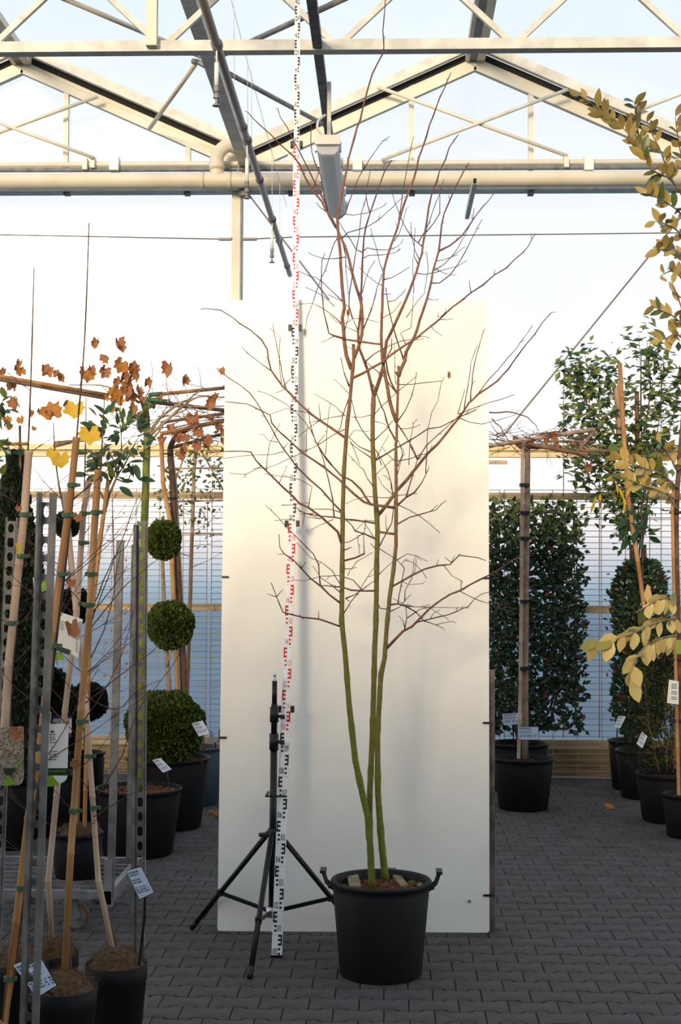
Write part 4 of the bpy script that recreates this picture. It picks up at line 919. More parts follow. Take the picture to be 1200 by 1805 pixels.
def perf_post(parent, a, b, w, side, fl_d, mm, name='perforated_post', pitch=.0535, hw=.6, flange=(1, 1), nrm=Vector((0, -1, 0))):
    """channel post punched with alternating slots and round holes, from a (bottom) to b (top)"""
    ax = (b - a).normalized(); L_ = (b - a).length; u = Vector((1, 0, 0)); u = (u - ax * u.dot(ax)).normalized(); n = int(L_ / pitch)
    m = MB()
    def pt(x, z, q=0): return a + u * x + ax * z - nrm * q
    for k in range(n):
        z0 = k * pitch; z1 = z0 + pitch; zc = (z0 + z1) / 2; hx_, hz_ = w * hw / 2, pitch * .33
        rect = [(w / 2, z0), (w / 2, zc - .006), (w / 2, zc + .006), (w / 2, z1), (w / 6, z1), (-w / 6, z1), (-w / 2, z1), (-w / 2, zc + .006), (-w / 2, zc - .006), (-w / 2, z0), (-w / 6, z0), (w / 6, z0)]
        if k % 2: hole = [(hx_ * math.cos(t), zc + hz_ * math.sin(t)) for t in [math.radians(q) for q in (-50, -18, 18, 50, 75, 105, 130, 162, 198, 230, 255, 285)]]
        else:
            c_ = .7; hole = [(hx_, zc - hz_ * c_), (hx_, zc - .005), (hx_, zc + .005), (hx_, zc + hz_ * c_), (hx_ * .6, zc + hz_), (-hx_ * .6, zc + hz_), (-hx_, zc + hz_ * c_), (-hx_, zc + .005), (-hx_, zc - .005), (-hx_, zc - hz_ * c_), (-hx_ * .6, zc - hz_), (hx_ * .6, zc - hz_)]
        for q in (0, .003):
            i = len(m.v); m.v += [tuple(pt(x, z, q)) for x, z in rect] + [tuple(pt(x, z, q)) for x, z in hole]
            for j in range(12):
                j2 = (j + 1) % 12; m.f.append((i + j, i + j2, i + 12 + j2, i + 12 + j)); m.mi.append(0)
        for j in range(12):
            j2 = (j + 1) % 12; m.f.append((i + 12 + j, i + 12 + j2, i - 12 + j2, i - 12 + j)); m.mi.append(0)
    for s_, on in ((-1, flange[0]), (1, flange[1])):
        if on: m.frame(pt(s_ * (w / 2), L_ / 2, fl_d / 2), u * .0018, ax * L_ / 2, nrm * fl_d / 2)
    return part(name, m, mm, parent)

# ------------------------------------------------------------------ near trolley with its young trees (left edge)
TZ = .15
tr2 = empty('plant_trolley', P(150, 1790, 4.9) * 1.0, 'grey steel plant trolley at the left edge with tall perforated posts', 'trolley', 'plant trolleys')
def zl(v, z): return Vector((v.x, v.y, z))
topC, botC = P(250.5, 918, 5.15), None
a = P(245, 1745, 5.15); perf_post(tr2, zl(a, 0.1), P(250.5, 918, 5.15), .034, 1, .02, 'galv_shaded')
m = MB(); m.beam(P(238.5, 925, 5.14), zl(P(233, 1745, 5.14), .1), .010, .03, (0, 1, 0)); part('post_flange', m, 'galv_shaded', tr2)
a = P(51, 1850, 3.9)
perf_post(tr2, P(47, 1805 + 160, 3.9), P(83, 868, 3.9), .042, 1, .0, 'galv_shaded', hw=.42, flange=(0, 0))
m = MB(); m.beam(P(70, 868, 3.88), P(34, 1965, 3.88), .007, .04, (0, 1, 0)); part('post_flange', m, 'galv_shaded', tr2)
m = MB(); m.beam(P(94, 869, 3.86), P(57, 1965, 3.86), .020, .008, (0, 1, 0)); part('post_flange', m, 'galv_shaded', tr2)
perf_post(tr2, zl(P(-14, 1745, 5.15), .1), P(20, 912, 5.15), .040, 1, .02, 'galv_shaded')
xr = P(252, 1745, 5.15).x; xl = P(-30, 1745, 5.15).x - .6
m = MB(); m.box(xl, xr, 3.85, 5.17, TZ - .02, TZ); part('shelf', m, 'galv_dark', tr2)
for y in (3.85, 5.17):
    m = MB(); m.box(xl, xr, y - .015, y + .015, TZ - .03, TZ + .02); part('rail', m, 'galv_shaded', tr2)
m = MB(); m.box(xr - .012, xr + .012, 3.85, 5.17, TZ - .03, TZ + .015); part('rail', m, 'galv_shaded', tr2)
for x in (xl + .08, xr - .1):
    for y in (3.95, 5.05):
        m = MB(); m.tube([(x - .015, y, .052), (x + .015, y, .052)], .052, 18); part('caster', m, 'caster_tyre', tr2)
def tpot(px, D, r, h, lab, chips=0):
    p = P(px, 1700, D); return Vector((p.x, D, TZ)), pot((p.x, D, TZ + .002), r, h, r * .86, lab, 'pot_black', 0, h - .014, coir=True, thin=True)
specs = [(113, 4.5, .107, .235, 'black pot of matted coir soil nearest the camera on the left trolley'), (205, 4.86, .108, .215, 'black coir pot beside the right post of the left trolley'),
         (36, 4.92, .1, .2, 'black coir pot half hidden at the left picture edge on the trolley'), (92, 5.06 - .02, .095, .2, 'black coir pot at the back between its neighbours on the trolley')]
tp_ = [tpot(*s_) for s_ in specs]
for k, (px, D) in enumerate(((-75, 4.62), (-62, 4.25))): tpot(px, D, .1, .2, ['black coir pot outside the left picture edge towards the wall', 'black coir pot outside the left picture edge towards the camera'][k])
def young(name, lab, D, stake, stem, ties, ntw, yr, rs=.0105, side=None, base=None, smat='bamboo_pale', seedm=0, tr=.0052):
    e = empty(name, base, lab, 'tree', 'young staked trees on the trolley')
    if stake:
        m = bamboo_mb([P(x, y, D) for x, y in stake][:-1] + [base + Vector((.0, 0, .0))], rs); part('bamboo_stake', m, smat, e, True)
    st_ = [P(x, y, D + .015) for x, y in stem]; st_[-1] = base + Vector((.02, .02, 0)); w = smooth_path(st_, 4); k = len(w); m = MB(); m.smooth = True
    m.tube(w, [(.0016 + (tr - .0016) * (i / (k - 1)) ** .7) * (1.2 if i % 3 == 0 else 1) for i in range(k)], 7); part('stem', m, 'bark_brown', e, True)
    for (x, y) in ties:
        p = P(x, y, D - .005); m = MB(); m.tube([p - Vector((0, 0, .007)), p + Vector((0, 0, .007))], rs * 1.35, 10); m.box(p.x, p.x + .026, p.y - .004, p.y + .004, p.z - .006, p.z + .006); part('tie', m, 'tie_green', e)
    for i in range(ntw):
        t = R.uniform(*yr); q = w[int(t * (k - 1))]; sg = R.choice((-1, 1)) if side is None else side
        m = MB(); rand_twig(m, q, Vector((sg * R.uniform(.5, 1), R.uniform(-.5, .5), R.uniform(.25, .9))).normalized(), R.uniform(.14, .42), .0017, 1, .22, .05)
        part('twig', m, 'twig_red', e)
    return e, w
B = [q[0] for q in tp_]
def bz(v, z): return Vector((v.x, v.y, z))
z0_ = TZ + .2
yt1, yw1 = young('young_tree', 'tall slender shoot with its bamboo cane at the far left edge', 4.62, [(51, 795), (43, 905), (34, 990), (15, 1170), (5, 1330), (-30, 1700)], [(60, 473), (55, 650), (49, 800), (37, 1000), (12, 1250), (-30, 1700)], [(43, 907), (39, 980), (19, 1098)], 9, (.25, .8), base=Vector((P(-75, 1700, 4.62).x, 4.62, z0_)), rs=.0135)
yt2, yw2 = young('young_tree', 'tallest slender shoot tied to a bamboo cane beside the double steel post', 4.3, [(135, 770), (127, 850), (93, 1110), (68, 1340), (50, 1440), (8, 1805), (-20, 1900)], [(157, 393), (149, 600), (136, 760), (128, 880), (104, 1090), (60, 1440), (8, 1805), (-20, 1900)], [(127, 855), (117, 908), (110, 1012), (95, 1138), (38, 1565), (15, 1725)], 10, (.35, .85), base=Vector((P(-62, 1700, 4.25).x, 4.25, z0_)), rs=.0115, smat='bamboo')
yt3, yw3 = young('young_tree', 'young tree whose cane stands in the rear coir pot', 5.0, [(156, 848), (147, 905), (135, 1080), (115, 1250), (85, 1550), (70, 1680)], [(152, 700), (149, 850), (143, 950), (130, 1085), (108, 1300), (84, 1600), (92, 1680)], [(147, 905), (145, 957), (136, 1064)], 9, (.2, .8), base=bz(B[3], z0_), rs=.011)
yt4, yw4 = young('young_tree', 'young tree whose cane rises from the nearest coir pot behind the printed label', 4.52, [(173, 828), (168, 900), (158, 1080), (143, 1250), (125, 1500), (103, 1730)], [(184, 700), (180, 780), (176, 850), (160, 1080), (140, 1300), (118, 1550), (110, 1720)], [(168, 903), (158, 1012), (154, 1066), (142, 1272), (130, 1429)], 10, (.2, .8), base=bz(B[0], TZ + .24), rs=.0115, smat='bamboo')
yt6, yw6 = young('young_tree', 'leaning young tree with large yellow leaves in the right coir pot', 4.88, [(113, 867), (122, 950), (133, 1070), (152, 1250), (173, 1550), (188, 1690)], [(94, 745), (97, 800), (103, 850), (115, 920), (128, 1050), (150, 1260), (172, 1530), (190, 1690)], [(156, 1333), (165, 1424)], 8, (.3, .85), base=bz(B[1], z0_), rs=.010)
for x, y, s_, d in ((133, 722, 34, (0, -.3, -1)), (157, 768, 38, (.1, -.3, -1)), (106, 812, 32, (.2, -.4, -1)), (96, 800, 22, (-.2, -.3, -1)), (112, 728, 18, (1, -.3, -.4))):
    p = P(x, y - s_ * .45, 4.85); inst('yellow_leaf', R.choice(yelM), yt6, Matrix.Translation(p) @ basis(d, (R.uniform(-.3, .3), -1, .2)) @ Matrix.Diagonal((pxs(s_, 4.85),) * 3 + (1,)))
    m = MB(); m.tube([p, P(100 + (x - 100) * .3, y - s_ * .2 + 14, 4.89)], .0008, 4); part('leaf_stalk', m, 'twig_red', yt6)
for path in ([(163, 1092), (190, 1020), (232, 905), (243, 878)], [(160, 1085), (200, 1035), (222, 1000)], [(158, 1110), (215, 1040), (260, 1000), (280, 985)], [(150, 1240), (200, 1200), (240, 1170), (290, 1130), (310, 1115)],
             [(168, 1410), (215, 1330), (245, 1250), (300, 1180), (345, 1100)], [(165, 1440), (230, 1400), (290, 1385)], [(150, 1228), (205, 1250), (245, 1215), (284, 1200)], [(148, 1270), (185, 1215), (215, 1150), (240, 1060)], [(168, 1060), (200, 985), (225, 960), (240, 920)], [(160, 1160), (190, 1090), (205, 1010), (215, 960)]):
    m = ptube(path, 4.6, .0022, .0008, 5, .002); part('twig', m, 'twig_red', yt4)
# printed picture labels hung on the canes
lb = empty('plant_label', P(101, 1386, 4.35), 'white hanging plant label with green AMELANCHIER band beside the double post', 'plant label')
def cardp(corn, D, e, mm, off=0.0, name='card'):
    m = MB(); q = [P(x, y, D - off) for x, y in corn]; th = Vector((0, .0012, 0)); n = len(q)
    m.poly(q); m.poly([v + th for v in q][::-1])
    for i in range(n): m.quad(q[i], q[i] + th, q[(i + 1) % n] + th, q[(i + 1) % n])
    return part(name, m, mm, e)
cd = cardp([(82, 1276), (121, 1276), (119, 1354), (81, 1354)], 4.35, lb, 'paper_white')
bn = cardp([(81, 1354), (119.5, 1354), (119, 1367), (80.5, 1367)], 4.35, lb, 'tag_dark_green', name='band')
cardp([(80.5, 1367), (92, 1367), (105, 1382), (98, 1385), (88, 1386.5), (80, 1386)], 4.35, lb, 'tag_green', name='green_corner')
cardp([(92, 1367), (119, 1367), (118, 1372), (114, 1377), (105, 1382)], 4.35, lb, 'paper_white', name='white_corner')
tm = text_mesh('AMELANCHIER', .010); tm.materials.append(MATS['tag_green'])
fM = Matrix(((1, 0, 0), (0, 0, -1), (0, 1, 0))).to_4x4()
inst('lettering', tm, bn, Matrix.Translation(P(100, 1359.5, 4.345)) @ fM @ Matrix.Diagonal((.82, 1, 1, 1)))
m = MB()
for y in (1294, 1299, 1303, 1308, 1324, 1329, 1333, 1338):
    for x0, x1, h in ((88, 90.5, 2), (91.5, R.uniform(97, 103), 1.1), ): 
        q = [P(x0, y + h, 4.345), P(x1, y + h, 4.345), P(x1, y, 4.345), P(x0, y, 4.345)]; m.quad(*q)
for x0, x1, y0, y1 in ((90, 92, 1287, 1289), (89.5, 95, 1289, 1291.5), (84, 86, 1282, 1287), (90.5, 92, 1316, 1318), (90.5, 92, 1319.5, 1321)):
    m.quad(P(x0, y1, 4.345), P(x1, y1, 4.345), P(x1, y0, 4.345), P(x0, y0, 4.345))
part('print', m, 'print_black', cd)
m = MB(); m.tube([P(88, 1276, 4.35), P(90, 1258, 4.36), P(87, 1252, 4.38), P(84, 1262, 4.36), P(86, 1276, 4.35)], .0007, 4); part('string', m, 'white_plastic', lb)
lb = empty('plant_label', P(22, 1385, 4.55), 'picture label with dense blossom photo and green corner at the left edge', 'plant label')
cardp([(-2, 1282), (41.5, 1281), (42, 1372), (38, 1381), (31, 1385), (-2, 1385)], 4.56, lb, 'tag_photo')
cardp([(6, 1385), (14, 1366), (28, 1382), (18, 1385)], 4.555, lb, 'tag_green', name='green_corner')
cardp([(26, 1352), (41.5, 1334), (41.5, 1339), (28, 1356)], 4.555, lb, 'tag_green', name='green_stripe')
cardp([(6, 1354), (27, 1354), (20, 1366), (8, 1366)], 4.554, lb, 'tag_dark_green', name='band')
lb = empty('plant_label', P(104, 1392, 9.06), 'purple edged sign lettered Super Qu behind the AMELANCHIER label', 'plant label')
cd = cardp([(84, 1266), (126, 1266), (126, 1292), (84, 1292)], 8.95, lb, 'paper_white')
cardp([(84, 1261), (106, 1261), (127, 1264), (127, 1267), (84, 1266.5)], 8.95, lb, 'tag_purple', .001, 'border'); cardp([(84, 1292), (126, 1292), (126, 1300), (84, 1300)], 8.95, lb, 'tag_purple', .001, 'border')
tm = text_mesh('Super Quart', .032); tm.materials.append(MATS['print_grey']); inst('lettering', tm, cd, Matrix.Translation(P(104, 1274, 8.94)) @ fM @ Matrix.Diagonal((.85, 1, 1, 1)))
m = MB(); m.tube([P(104, 1300, 8.965), P(104, 1392, 9.06)], .006, 6); part('stake', m, 'black_plastic', lb)
lb = empty('plant_label', P(115, 1163, 4.75), 'tilted white label with dark band and green corner behind the canes', 'plant label')
cd = cardp([(106, 1079), (146, 1092), (138, 1160), (98, 1137)], 4.75, lb, 'paper_white'); cardp([(99, 1137), (124, 1146), (122, 1155), (98, 1146)], 4.745, lb, 'tag_dark_green', name='band')
cardp([(97, 1151), (108, 1151), (114, 1164), (97, 1163)], 4.745, lb, 'tag_green', name='green_corner')
m = MB()
for k in range(6): m.quad(*[P(x, y, 4.742) for x, y in ((106, 1095 + k * 3), (113 - k % 2 * 2, 1097 + k * 3), (113 - k % 2 * 2, 1096 + k * 3), (106, 1094 + k * 3))])
for k in range(9): m.quad(*[P(x, y, 4.742) for x, y in ((134, 1140 + k * 4.4 - 26), (136, 1141 + k * 4.4 - 26), (136, 1139 + k * 4.4 - 26), (134, 1138 + k * 4.4 - 26))])
part('print', m, 'print_black', cd)
lb = empty('plant_label', P(72, 1052, 4.95), 'small white and green label seen through the double steel post', 'plant label')
cardp([(58, 1018), (70, 1024), (72, 1050), (60, 1050)], 4.95, lb, 'paper_white'); cardp([(72, 1022), (83, 1018), (83, 1040), (74, 1044)], 4.95, lb, 'tag_green', name='green_half')
for x, y, s_, w in ((123, 1110, 34, yt3), (127, 1028, 18, yt3), (28, 1292, 26, yt1), (34, 896, 12, yt1), (137, 912, 18, yt3), (135, 1347, 18, yt4)):
    p = P(x, y - s_ / 2, 4.48 if w is not yt3 else 4.72); inst('dry_leaf', R.choice(dryM[:4]), w, Matrix.Translation(p) @ basis((R.uniform(-.4, .4), -.1, -1), (.3, -1, .2)) @ Matrix.Diagonal((pxs(s_, 4.7),) * 3 + (1,)))
for x, y in ((29, 965), (65, 970)):
    p = P(x, y - 10, 4.55); inst('yellow_leaf', yelM[0], yt1, Matrix.Translation(p) @ basis((.2, 0, -1), (1, -.8, 0)) @ Matrix.Diagonal((.02, .045, .03, 1)))
price_tag([(223, 1535), (248.5, 1528), (271, 1573), (246, 1585)], 4.75, (245, 1702), 'white price label on a black stake in the right coir pot', footD=4.78)
price_tag([(23, 1701), (69, 1684), (99.5, 1737), (65, 1758)], 4.28, (93, 1752), 'large white price label behind the double post above the nearest coir pot', footD=4.42)
for q, nm in (((200, 1692), 4.83), ((217, 1682), 4.9)):
    m = MB(); p = P(*q, nm); m.lathe(p + Vector((0, 0, -.005)), [(.001, 0), (.013, .004), (.012, .012), (.001, .018)], 7); top('clay_lump', m, 'bark_chip', 'orange clay lump on the coir of the right pot, %s one' % ('left' if nm < 4.85 else 'right'), 'stone', 'clay lumps on the coir')

# ------------------------------------------------------------------ far trolley
tr1 = empty('plant_trolley', P(197, 1640, 6.66), 'grey steel trolley bed on castors behind the canes, carrying one black pot', 'trolley', 'plant trolleys')
bzz = .205; xr = P(197, 1600, 6.62).x
for y0, y1, x0, x1, h in ((6.60, 6.63, -2.75, xr, .025), (7.37, 7.4, -2.75, xr + .01, .02)):
    m = MB(); m.box(x0, x1, y0, y1, bzz - h, bzz + .012); part('rail', m, 'galv_dark', tr1)
m = MB(); m.box(xr - .03, xr, 6.6, 7.4, bzz - .05, bzz + .01); part('rail', m, 'galv_dark', tr1)
for k in range(7):
    m = MB(); y = 6.7 + k * .1; m.box(-2.75, xr - .03, y - .008, y + .008, bzz - .022, bzz - .006); part('deck_bar', m, 'galv_shaded', tr1)
def post(pt_, pb_, D, w, mm='galv_shaded'):
    m = MB(); m.beam(P(*pt_, D), zl(P(*pb_, D), bzz - .03), w, .03, (0, 1, 0)); part('post', m, mm, tr1)
post((212, 952), (194, 1590), 6.62, .034); post((238, 960), (228, 1545), 7.38, .034)
m = MB(); m.box(xr - .035, xr + .003, 6.6, 6.64, bzz - .06, bzz + .16); part('corner_socket', m, 'galv_dark', tr1)
for x, y in ((P(135, 1612, 6.75).x, 6.76), (P(135, 1612, 6.75).x, 7.3), (-2.6, 6.76)):
    m = MB(); m.tube([(x, y - .016, .06), (x, y + .016, .06)], .06, 26); c_ = part('caster', m, 'caster_tyre', tr1)
    m = MB(); m.tube([(x, y - .019, .06), (x, y + .019, .06)], .052, 24); part('wheel_disc', m, 'galv_shaded', c_)
    m = MB(); m.tube([(x, y - .024, .06), (x, y + .024, .06)], .014, 12); part('hub', m, 'galv_dark', c_)
    m = MB()
    for q in (-.023, .023): m.beam((x, y + q, .05), (x - .035, y + q, .165), .004, .05, (1, 0, 0))
    m.box(x - .06, x + .01, y - .04, y + .04, .165, bzz - .02); part('fork', m, 'galv_dark', c_)
pb = P(136, 1480, 7.0)
evp = pot((pb.x, 7.0, bzz - .006), .128, .225, .108, 'black pot with coir top standing on the far trolley bed', 'pot_black', 0, .195, coir=True)
def leafcluster(e, regions, D, me, n, size, dj=.12, name='leaf', outc=None, upb=.3, face=.6):
    """leaves over elliptic regions (cx, cy, rx, ry) seen in the photo"""
    for i in range(n):
        cx, cy, rx, ry = R.choice(regions); a = R.uniform(0, 2 * PI); q = math.sqrt(R.random())
        p = P(cx + rx * q * math.cos(a), cy + ry * q * math.sin(a), D + R.uniform(-dj, dj))
        oc = P(*(outc or (cx, cy)), D); d = (p - oc).normalized() * .8 + rv(.7) + Vector((0, 0, upb))
        leaf(e, R.choice(me) if isinstance(me, list) else me, p, d, Vector((R.uniform(-.7, .7), -face, R.uniform(.1, .9))), size * R.uniform(.7, 1.15), name)
ev = empty('evergreen_shrub', Vector((pb.x, 7.0, bzz + .19)), 'evergreen standard with glossy dark leaves under the dry trained crown', 'shrub')
part('stem', ptube([(136, 1485), (143, 1250), (165, 1010), (188, 890), (206, 840)], 7.0, .011, .006, 8, .002), 'bamboo_old', ev, True)
part('bamboo_stake', bamboo_mb([P(148, 1490, 6.98), P(158, 1110, 6.98), P(181, 917, 6.98), P(191, 845, 6.98)], .011), 'bamboo', ev, True)
for pth in ([(206, 840), (195, 800), (175, 770)], [(206, 840), (215, 790), (210, 735)], [(206, 840), (230, 800), (245, 765)], [(188, 890), (165, 850), (150, 830)], [(206, 845), (222, 850), (235, 830)]):
    part('branch', ptube(pth, 7.0, .005, .002, 6, .004), 'bark_brown', ev, True)
leafcluster(ev, [(205, 760, 48, 38), (225, 780, 35, 45), (190, 790, 35, 40), (200, 830, 40, 22)], 7.0, [LM['glossy'], LM['glossy'], LM['olive']], 120, .078, .12)
for x, y, d in ((150, 838, (-1, -.1, .1)), (205, 858, (1, -.2, -.6)), (150, 800, (-1, 0, .2)), (238, 845, (1, 0, 0))): leaf(ev, LM['glossy'], P(x + 5, y, 6.95), d, (0, -.9, .6), .09)
el2 = empty('evergreen_shrub', P(-40, 1590, 7.05), 'evergreen shrub whose dark leaves reach in at the left picture edge', 'shrub')
part('stem', ptube([(-40, 1590), (-35, 1200), (-25, 820), (-10, 760)], 7.05, .011, .004, 8), 'bark_brown', el2, True)
leafcluster(el2, [(5, 765, 16, 35), (-15, 750, 30, 60), (5, 720, 14, 20), (10, 800, 12, 20)], 7.05, [LM['glossy'], LM['olive']], 45, .08, .1)

# ------------------------------------------------------------------ background left
jp = P(22, 1400, 8.75)
pot((jp.x, 8.75, 0), .185, .43, .15, 'black pot at the far left holding the dark columnar conifer', chips=60)
jn = empty('columnar_conifer', Vector((jp.x, 8.75, .38)), 'dark green columnar conifer behind the canes at the left edge', 'conifer')
m = MB(); zt_ = P(20, 800, 8.75).z
for k in range(20000):
    t = R.random() ** .8; z = .42 + (zt_ - .42) * t; rr = .27 * (1 - t) ** .7 + .02; a = R.uniform(0, 2 * PI); q = rr * R.uniform(.72, 1.0)
    p = Vector((jp.x + .02 * math.sin(z * 5) + q * math.cos(a), 8.75 + q * math.sin(a), z)); d = Vector((math.cos(a) * .5, math.sin(a) * .5, 1)) + rv(.4); d.normalize(); u = d.cross(rv(1)).normalized(); b = R.uniform(.02, .045)
    i = len(m.v); m.v += [tuple(p - u * .004), tuple(p + u * .004), tuple(p + d * b), tuple(p + d * b * .5 + u * b * .45)]; m.f += [(i, i + 1, i + 2), (i + 1, i + 3, i + 2)]; m.mi += [0, 0]
part('foliage', m, 'needle_dark', jn, kind='stuff')
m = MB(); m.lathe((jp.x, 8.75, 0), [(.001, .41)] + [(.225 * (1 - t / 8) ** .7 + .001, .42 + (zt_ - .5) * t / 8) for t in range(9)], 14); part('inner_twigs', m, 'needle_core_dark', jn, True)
m = MB(); m.tube([P(36, 830, 8.7), P(35, 750, 8.7)], .009, 7); part('leader', m, 'bark_brown', jn)
bx_ = P(85, 1240, 9.2)
pot((bx_.x, 9.2, 0), .19, .4, .16, 'black pot hidden behind the post holding the round dark conifer', chips=0)
rc_ = empty('round_conifer', Vector((bx_.x, 9.2, .36)), 'broad dark rounded conifer behind the printed labels', 'conifer')
ball(rc_, Vector((bx_.x, 9.2, .72)), .2, .36, 'needle_dark', 'needle_core_dark', 5000, .035)
b9 = P(150, 1310, 9.75)
pot((b9.x, 9.75, 0), .14, .47, .12, 'narrow black pot under the dark three-ball topiary', chips=40)
tb = empty('topiary_tree', Vector((b9.x, 9.75, .42)), 'dark three-ball topiary standing partly behind the canes', 'topiary', 'ball topiaries')
part('stem', ptube([(150, 1320), (150, 1200), (135, 1090), (120, 960), (118, 915)], 9.75, .014, .008, 8), 'bark_green', tb, True)
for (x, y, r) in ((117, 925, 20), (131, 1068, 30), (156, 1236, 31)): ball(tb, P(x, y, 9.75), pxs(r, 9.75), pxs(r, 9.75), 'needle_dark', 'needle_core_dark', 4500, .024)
fp_ = P(244, 1400, 8.58)
pot((fp_.x, 8.58, 0), .268, .405, .215, 'wide black pot filled with bark mulch in the left row, nearest one', chips=500, soil_z=.37, csize=1.6, group='pots in the left row')
pp = P(296, 1345, 9.5)
pot((pp.x, 9.5, 0), .286, .475, .23, 'wide black pot under the green three-ball topiary', chips=500, soil_z=.44, csize=1.6, group='pots in the left row')
bp_ = P(349, 1325, 10.45)
pot((bp_.x, 10.45, 0), .19, .43, .155, 'blue-grey pot at the back of the left row beside the board', 'pot_blue', chips=300, soil_z=.395, csize=1.6, group='pots in the left row')
tg = empty('topiary_tree', Vector((pp.x, 9.5, .44)), 'bright green topiary with three clipped balls beside the white board', 'topiary', 'ball topiaries')
part('stem', ptube([(296, 1345), (298, 1225), (292, 1130), (286, 985), (287, 950)], 9.5, .020, .011, 9), 'bark_grey', tg, True)
part('side_branch', ptube([(293, 1175), (301, 1150), (304, 1130)], 9.47, .009, .006, 7), 'bark_grey', tg, True)
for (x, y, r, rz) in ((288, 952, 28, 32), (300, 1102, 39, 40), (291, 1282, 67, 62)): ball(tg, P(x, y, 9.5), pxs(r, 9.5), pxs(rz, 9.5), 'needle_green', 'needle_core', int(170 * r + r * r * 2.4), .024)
# trained crown trees of the left
rt = empty('trained_tree', Vector((fp_.x, 8.58, .37)), 'green-stemmed roof-trained tree with curled brown leaves on bamboo poles', 'tree', 'roof-trained trees')
part('trunk', ptube([(244, 1392), (247, 1200), (252, 1000), (257, 850), (259, 770), (256, 720), (250, 705)], 8.58, .026, .021, 12, .001), 'bark_green', rt, True)
def pole(e, a, b, Da, Db, r, mm='bamboo'):
    part('bamboo_pole', bamboo_mb([P(*a, Da), P(*b, Db)], r, step=.3), mm, e, True)
pole(rt, (-20, 660), (192, 697), 8.2, 8.5, .013); pole(rt, (-20, 666), (190, 703), 8.3, 8.55, .011, 'bamboo_pale'); pole(rt, (262, 697), (402, 683), 8.5, 8.9, .012)
pole(rt, (262, 708), (402, 724), 8.6, 8.9, .013, 'bamboo_old'); pole(rt, (-20, 783), (50, 782), 8.4, 8.4, .011); pole(rt, (96, 786), (152, 772), 8.2, 8.5, .012); pole(rt, (98, 780), (150, 776), 8.3, 8.5, .010)
for a, b in (((263, 696), (286, 694)), ((258, 703), (294, 708)), ((256, 708), (273, 718))):
    m = MB(); m.tube([P(*a, 8.45), P(*b, 8.45)], .014, 9); part('sleeve', m, 'tie_green', rt, True)
for pth, r in (([(262, 765), (275, 745), (300, 722), (330, 705), (352, 690)], .013), ([(263, 768), (290, 745), (320, 718), (350, 700), (398, 700)], .012), ([(258, 790), (280, 760), (300, 735), (345, 715)], .009), ([(262, 720), (290, 705), (320, 715), (400, 716)], .008), ([(245, 710), (215, 690), (180, 680), (120, 678)], .009),
                ([(256, 712), (235, 690), (225, 665), (228, 640)], .008), ([(250, 715), (265, 680), (268, 650), (262, 630)], .004), ([(300, 725), (295, 690), (290, 655)], .004), ([(330, 700), (326, 680), (320, 660)], .003), ([(357, 688), (352, 665), (348, 640)], .003), ([(280, 740), (300, 700), (285, 675)], .004)):
    part('branch', ptube(pth, 8.55, r, r * .35, 7, .004), 'bark_grey', rt, True)
for k in range(26):
    x = R.uniform(185, 395); y = 715 - abs(x - 270) * .1 + R.uniform(-20, 50); m = MB(); rand_twig(m, P(x, y, 8.5 + R.uniform(-.15, .25)), Vector((R.uniform(-1, 1), R.uniform(-.4, .4), R.uniform(-.1, .7))).normalized(), R.uniform(.15, .38), .0028, 1, .5, 0); part('twig', m, 'twig_brown' if k % 3 else 'twig_red', rt)
for k in range(9):
    x = R.uniform(0, 190); m = MB(); rand_twig(m, P(x, 668 + x * .17, 8.4), Vector((R.uniform(-1, 1), R.uniform(-.3, .3), R.uniform(-.6, .8))).normalized(), R.uniform(.1, .25), .002, 1, .5, 0); part('twig', m, 'twig_brown', rt)
DL = [(172, 603, 20), (206, 607, 27), (183, 631, 21), (218, 645, 28), (235, 650, 24), (150, 660, 30), (160, 650, 16), (188, 655, 24), (240, 660, 22), (225, 685, 32), (218, 665, 20), (247, 690, 18), (82, 655, 24), (36, 640, 16), (27, 650, 14), (108, 668, 18), (100, 660, 16), (40, 655, 18), (10, 655, 16), (22, 680, 22), (33, 710, 24), (96, 725, 36), (112, 713, 16), (60, 728, 12), (70, 724, 12),
      (82, 728, 12), (35, 740, 16), (60, 755, 10), (12, 740, 16), (20, 752, 14), (0, 640, 12), (297, 648, 27), (326, 671, 18), (393, 655, 16), (280, 700, 15), (260, 675, 18), (205, 705, 24), (195, 720, 16), (240, 720, 22), (210, 690, 22), (250, 705, 18), (228, 700, 24), (232, 670, 22), (215, 675, 20), (203, 690, 20), (245, 735, 16), (190, 700, 14), (377, 712, 24), (385, 700, 16)]
for x, y, s_ in DL:
    D = 8.45; s_ *= .98; p = P(x, y + (-s_ if R.random() < .6 else s_) * .45, D); up_ = -1 if p.z > P(x, y, D).z else 1
    inst('dry_leaf', R.choice(dryM), rt, Matrix.Translation(p) @ basis((R.uniform(-.5, .5), R.uniform(-.3, .3), up_), (R.uniform(-.9, .9), -1, R.uniform(-.2, .5))) @ Matrix.Diagonal((pxs(s_, D), pxs(s_, D) * 1.1, pxs(s_, D) * 1.3, 1)))
    if R.random() < .7 and y > 640: m = MB(); m.tube([p, P(x * .94 + 14, y * .7 + 210, D + .05)], .0011, 4); part('leaf_stalk', m, 'twig_red', rt)
    elif y <= 640: m = MB(); m.tube([p, P(x * .8 + 42, 665, D + .05)], .0012, 4); part('leaf_stalk', m, 'twig_brown', rt)
r2 = empty('trained_tree', Vector((P(328, 1318, 10.4).x, 10.4, .39)), 'brown-stemmed roof-trained tree with two canes behind the green topiary', 'tree', 'roof-trained trees')
part('trunk', ptube([(328, 1318), (325, 1220), (318, 1100), (307, 920), (303, 840), (300, 790), (315, 765), (330, 758)], 10.4, .030, .018, 10, .002), 'bark_brown', r2, True)
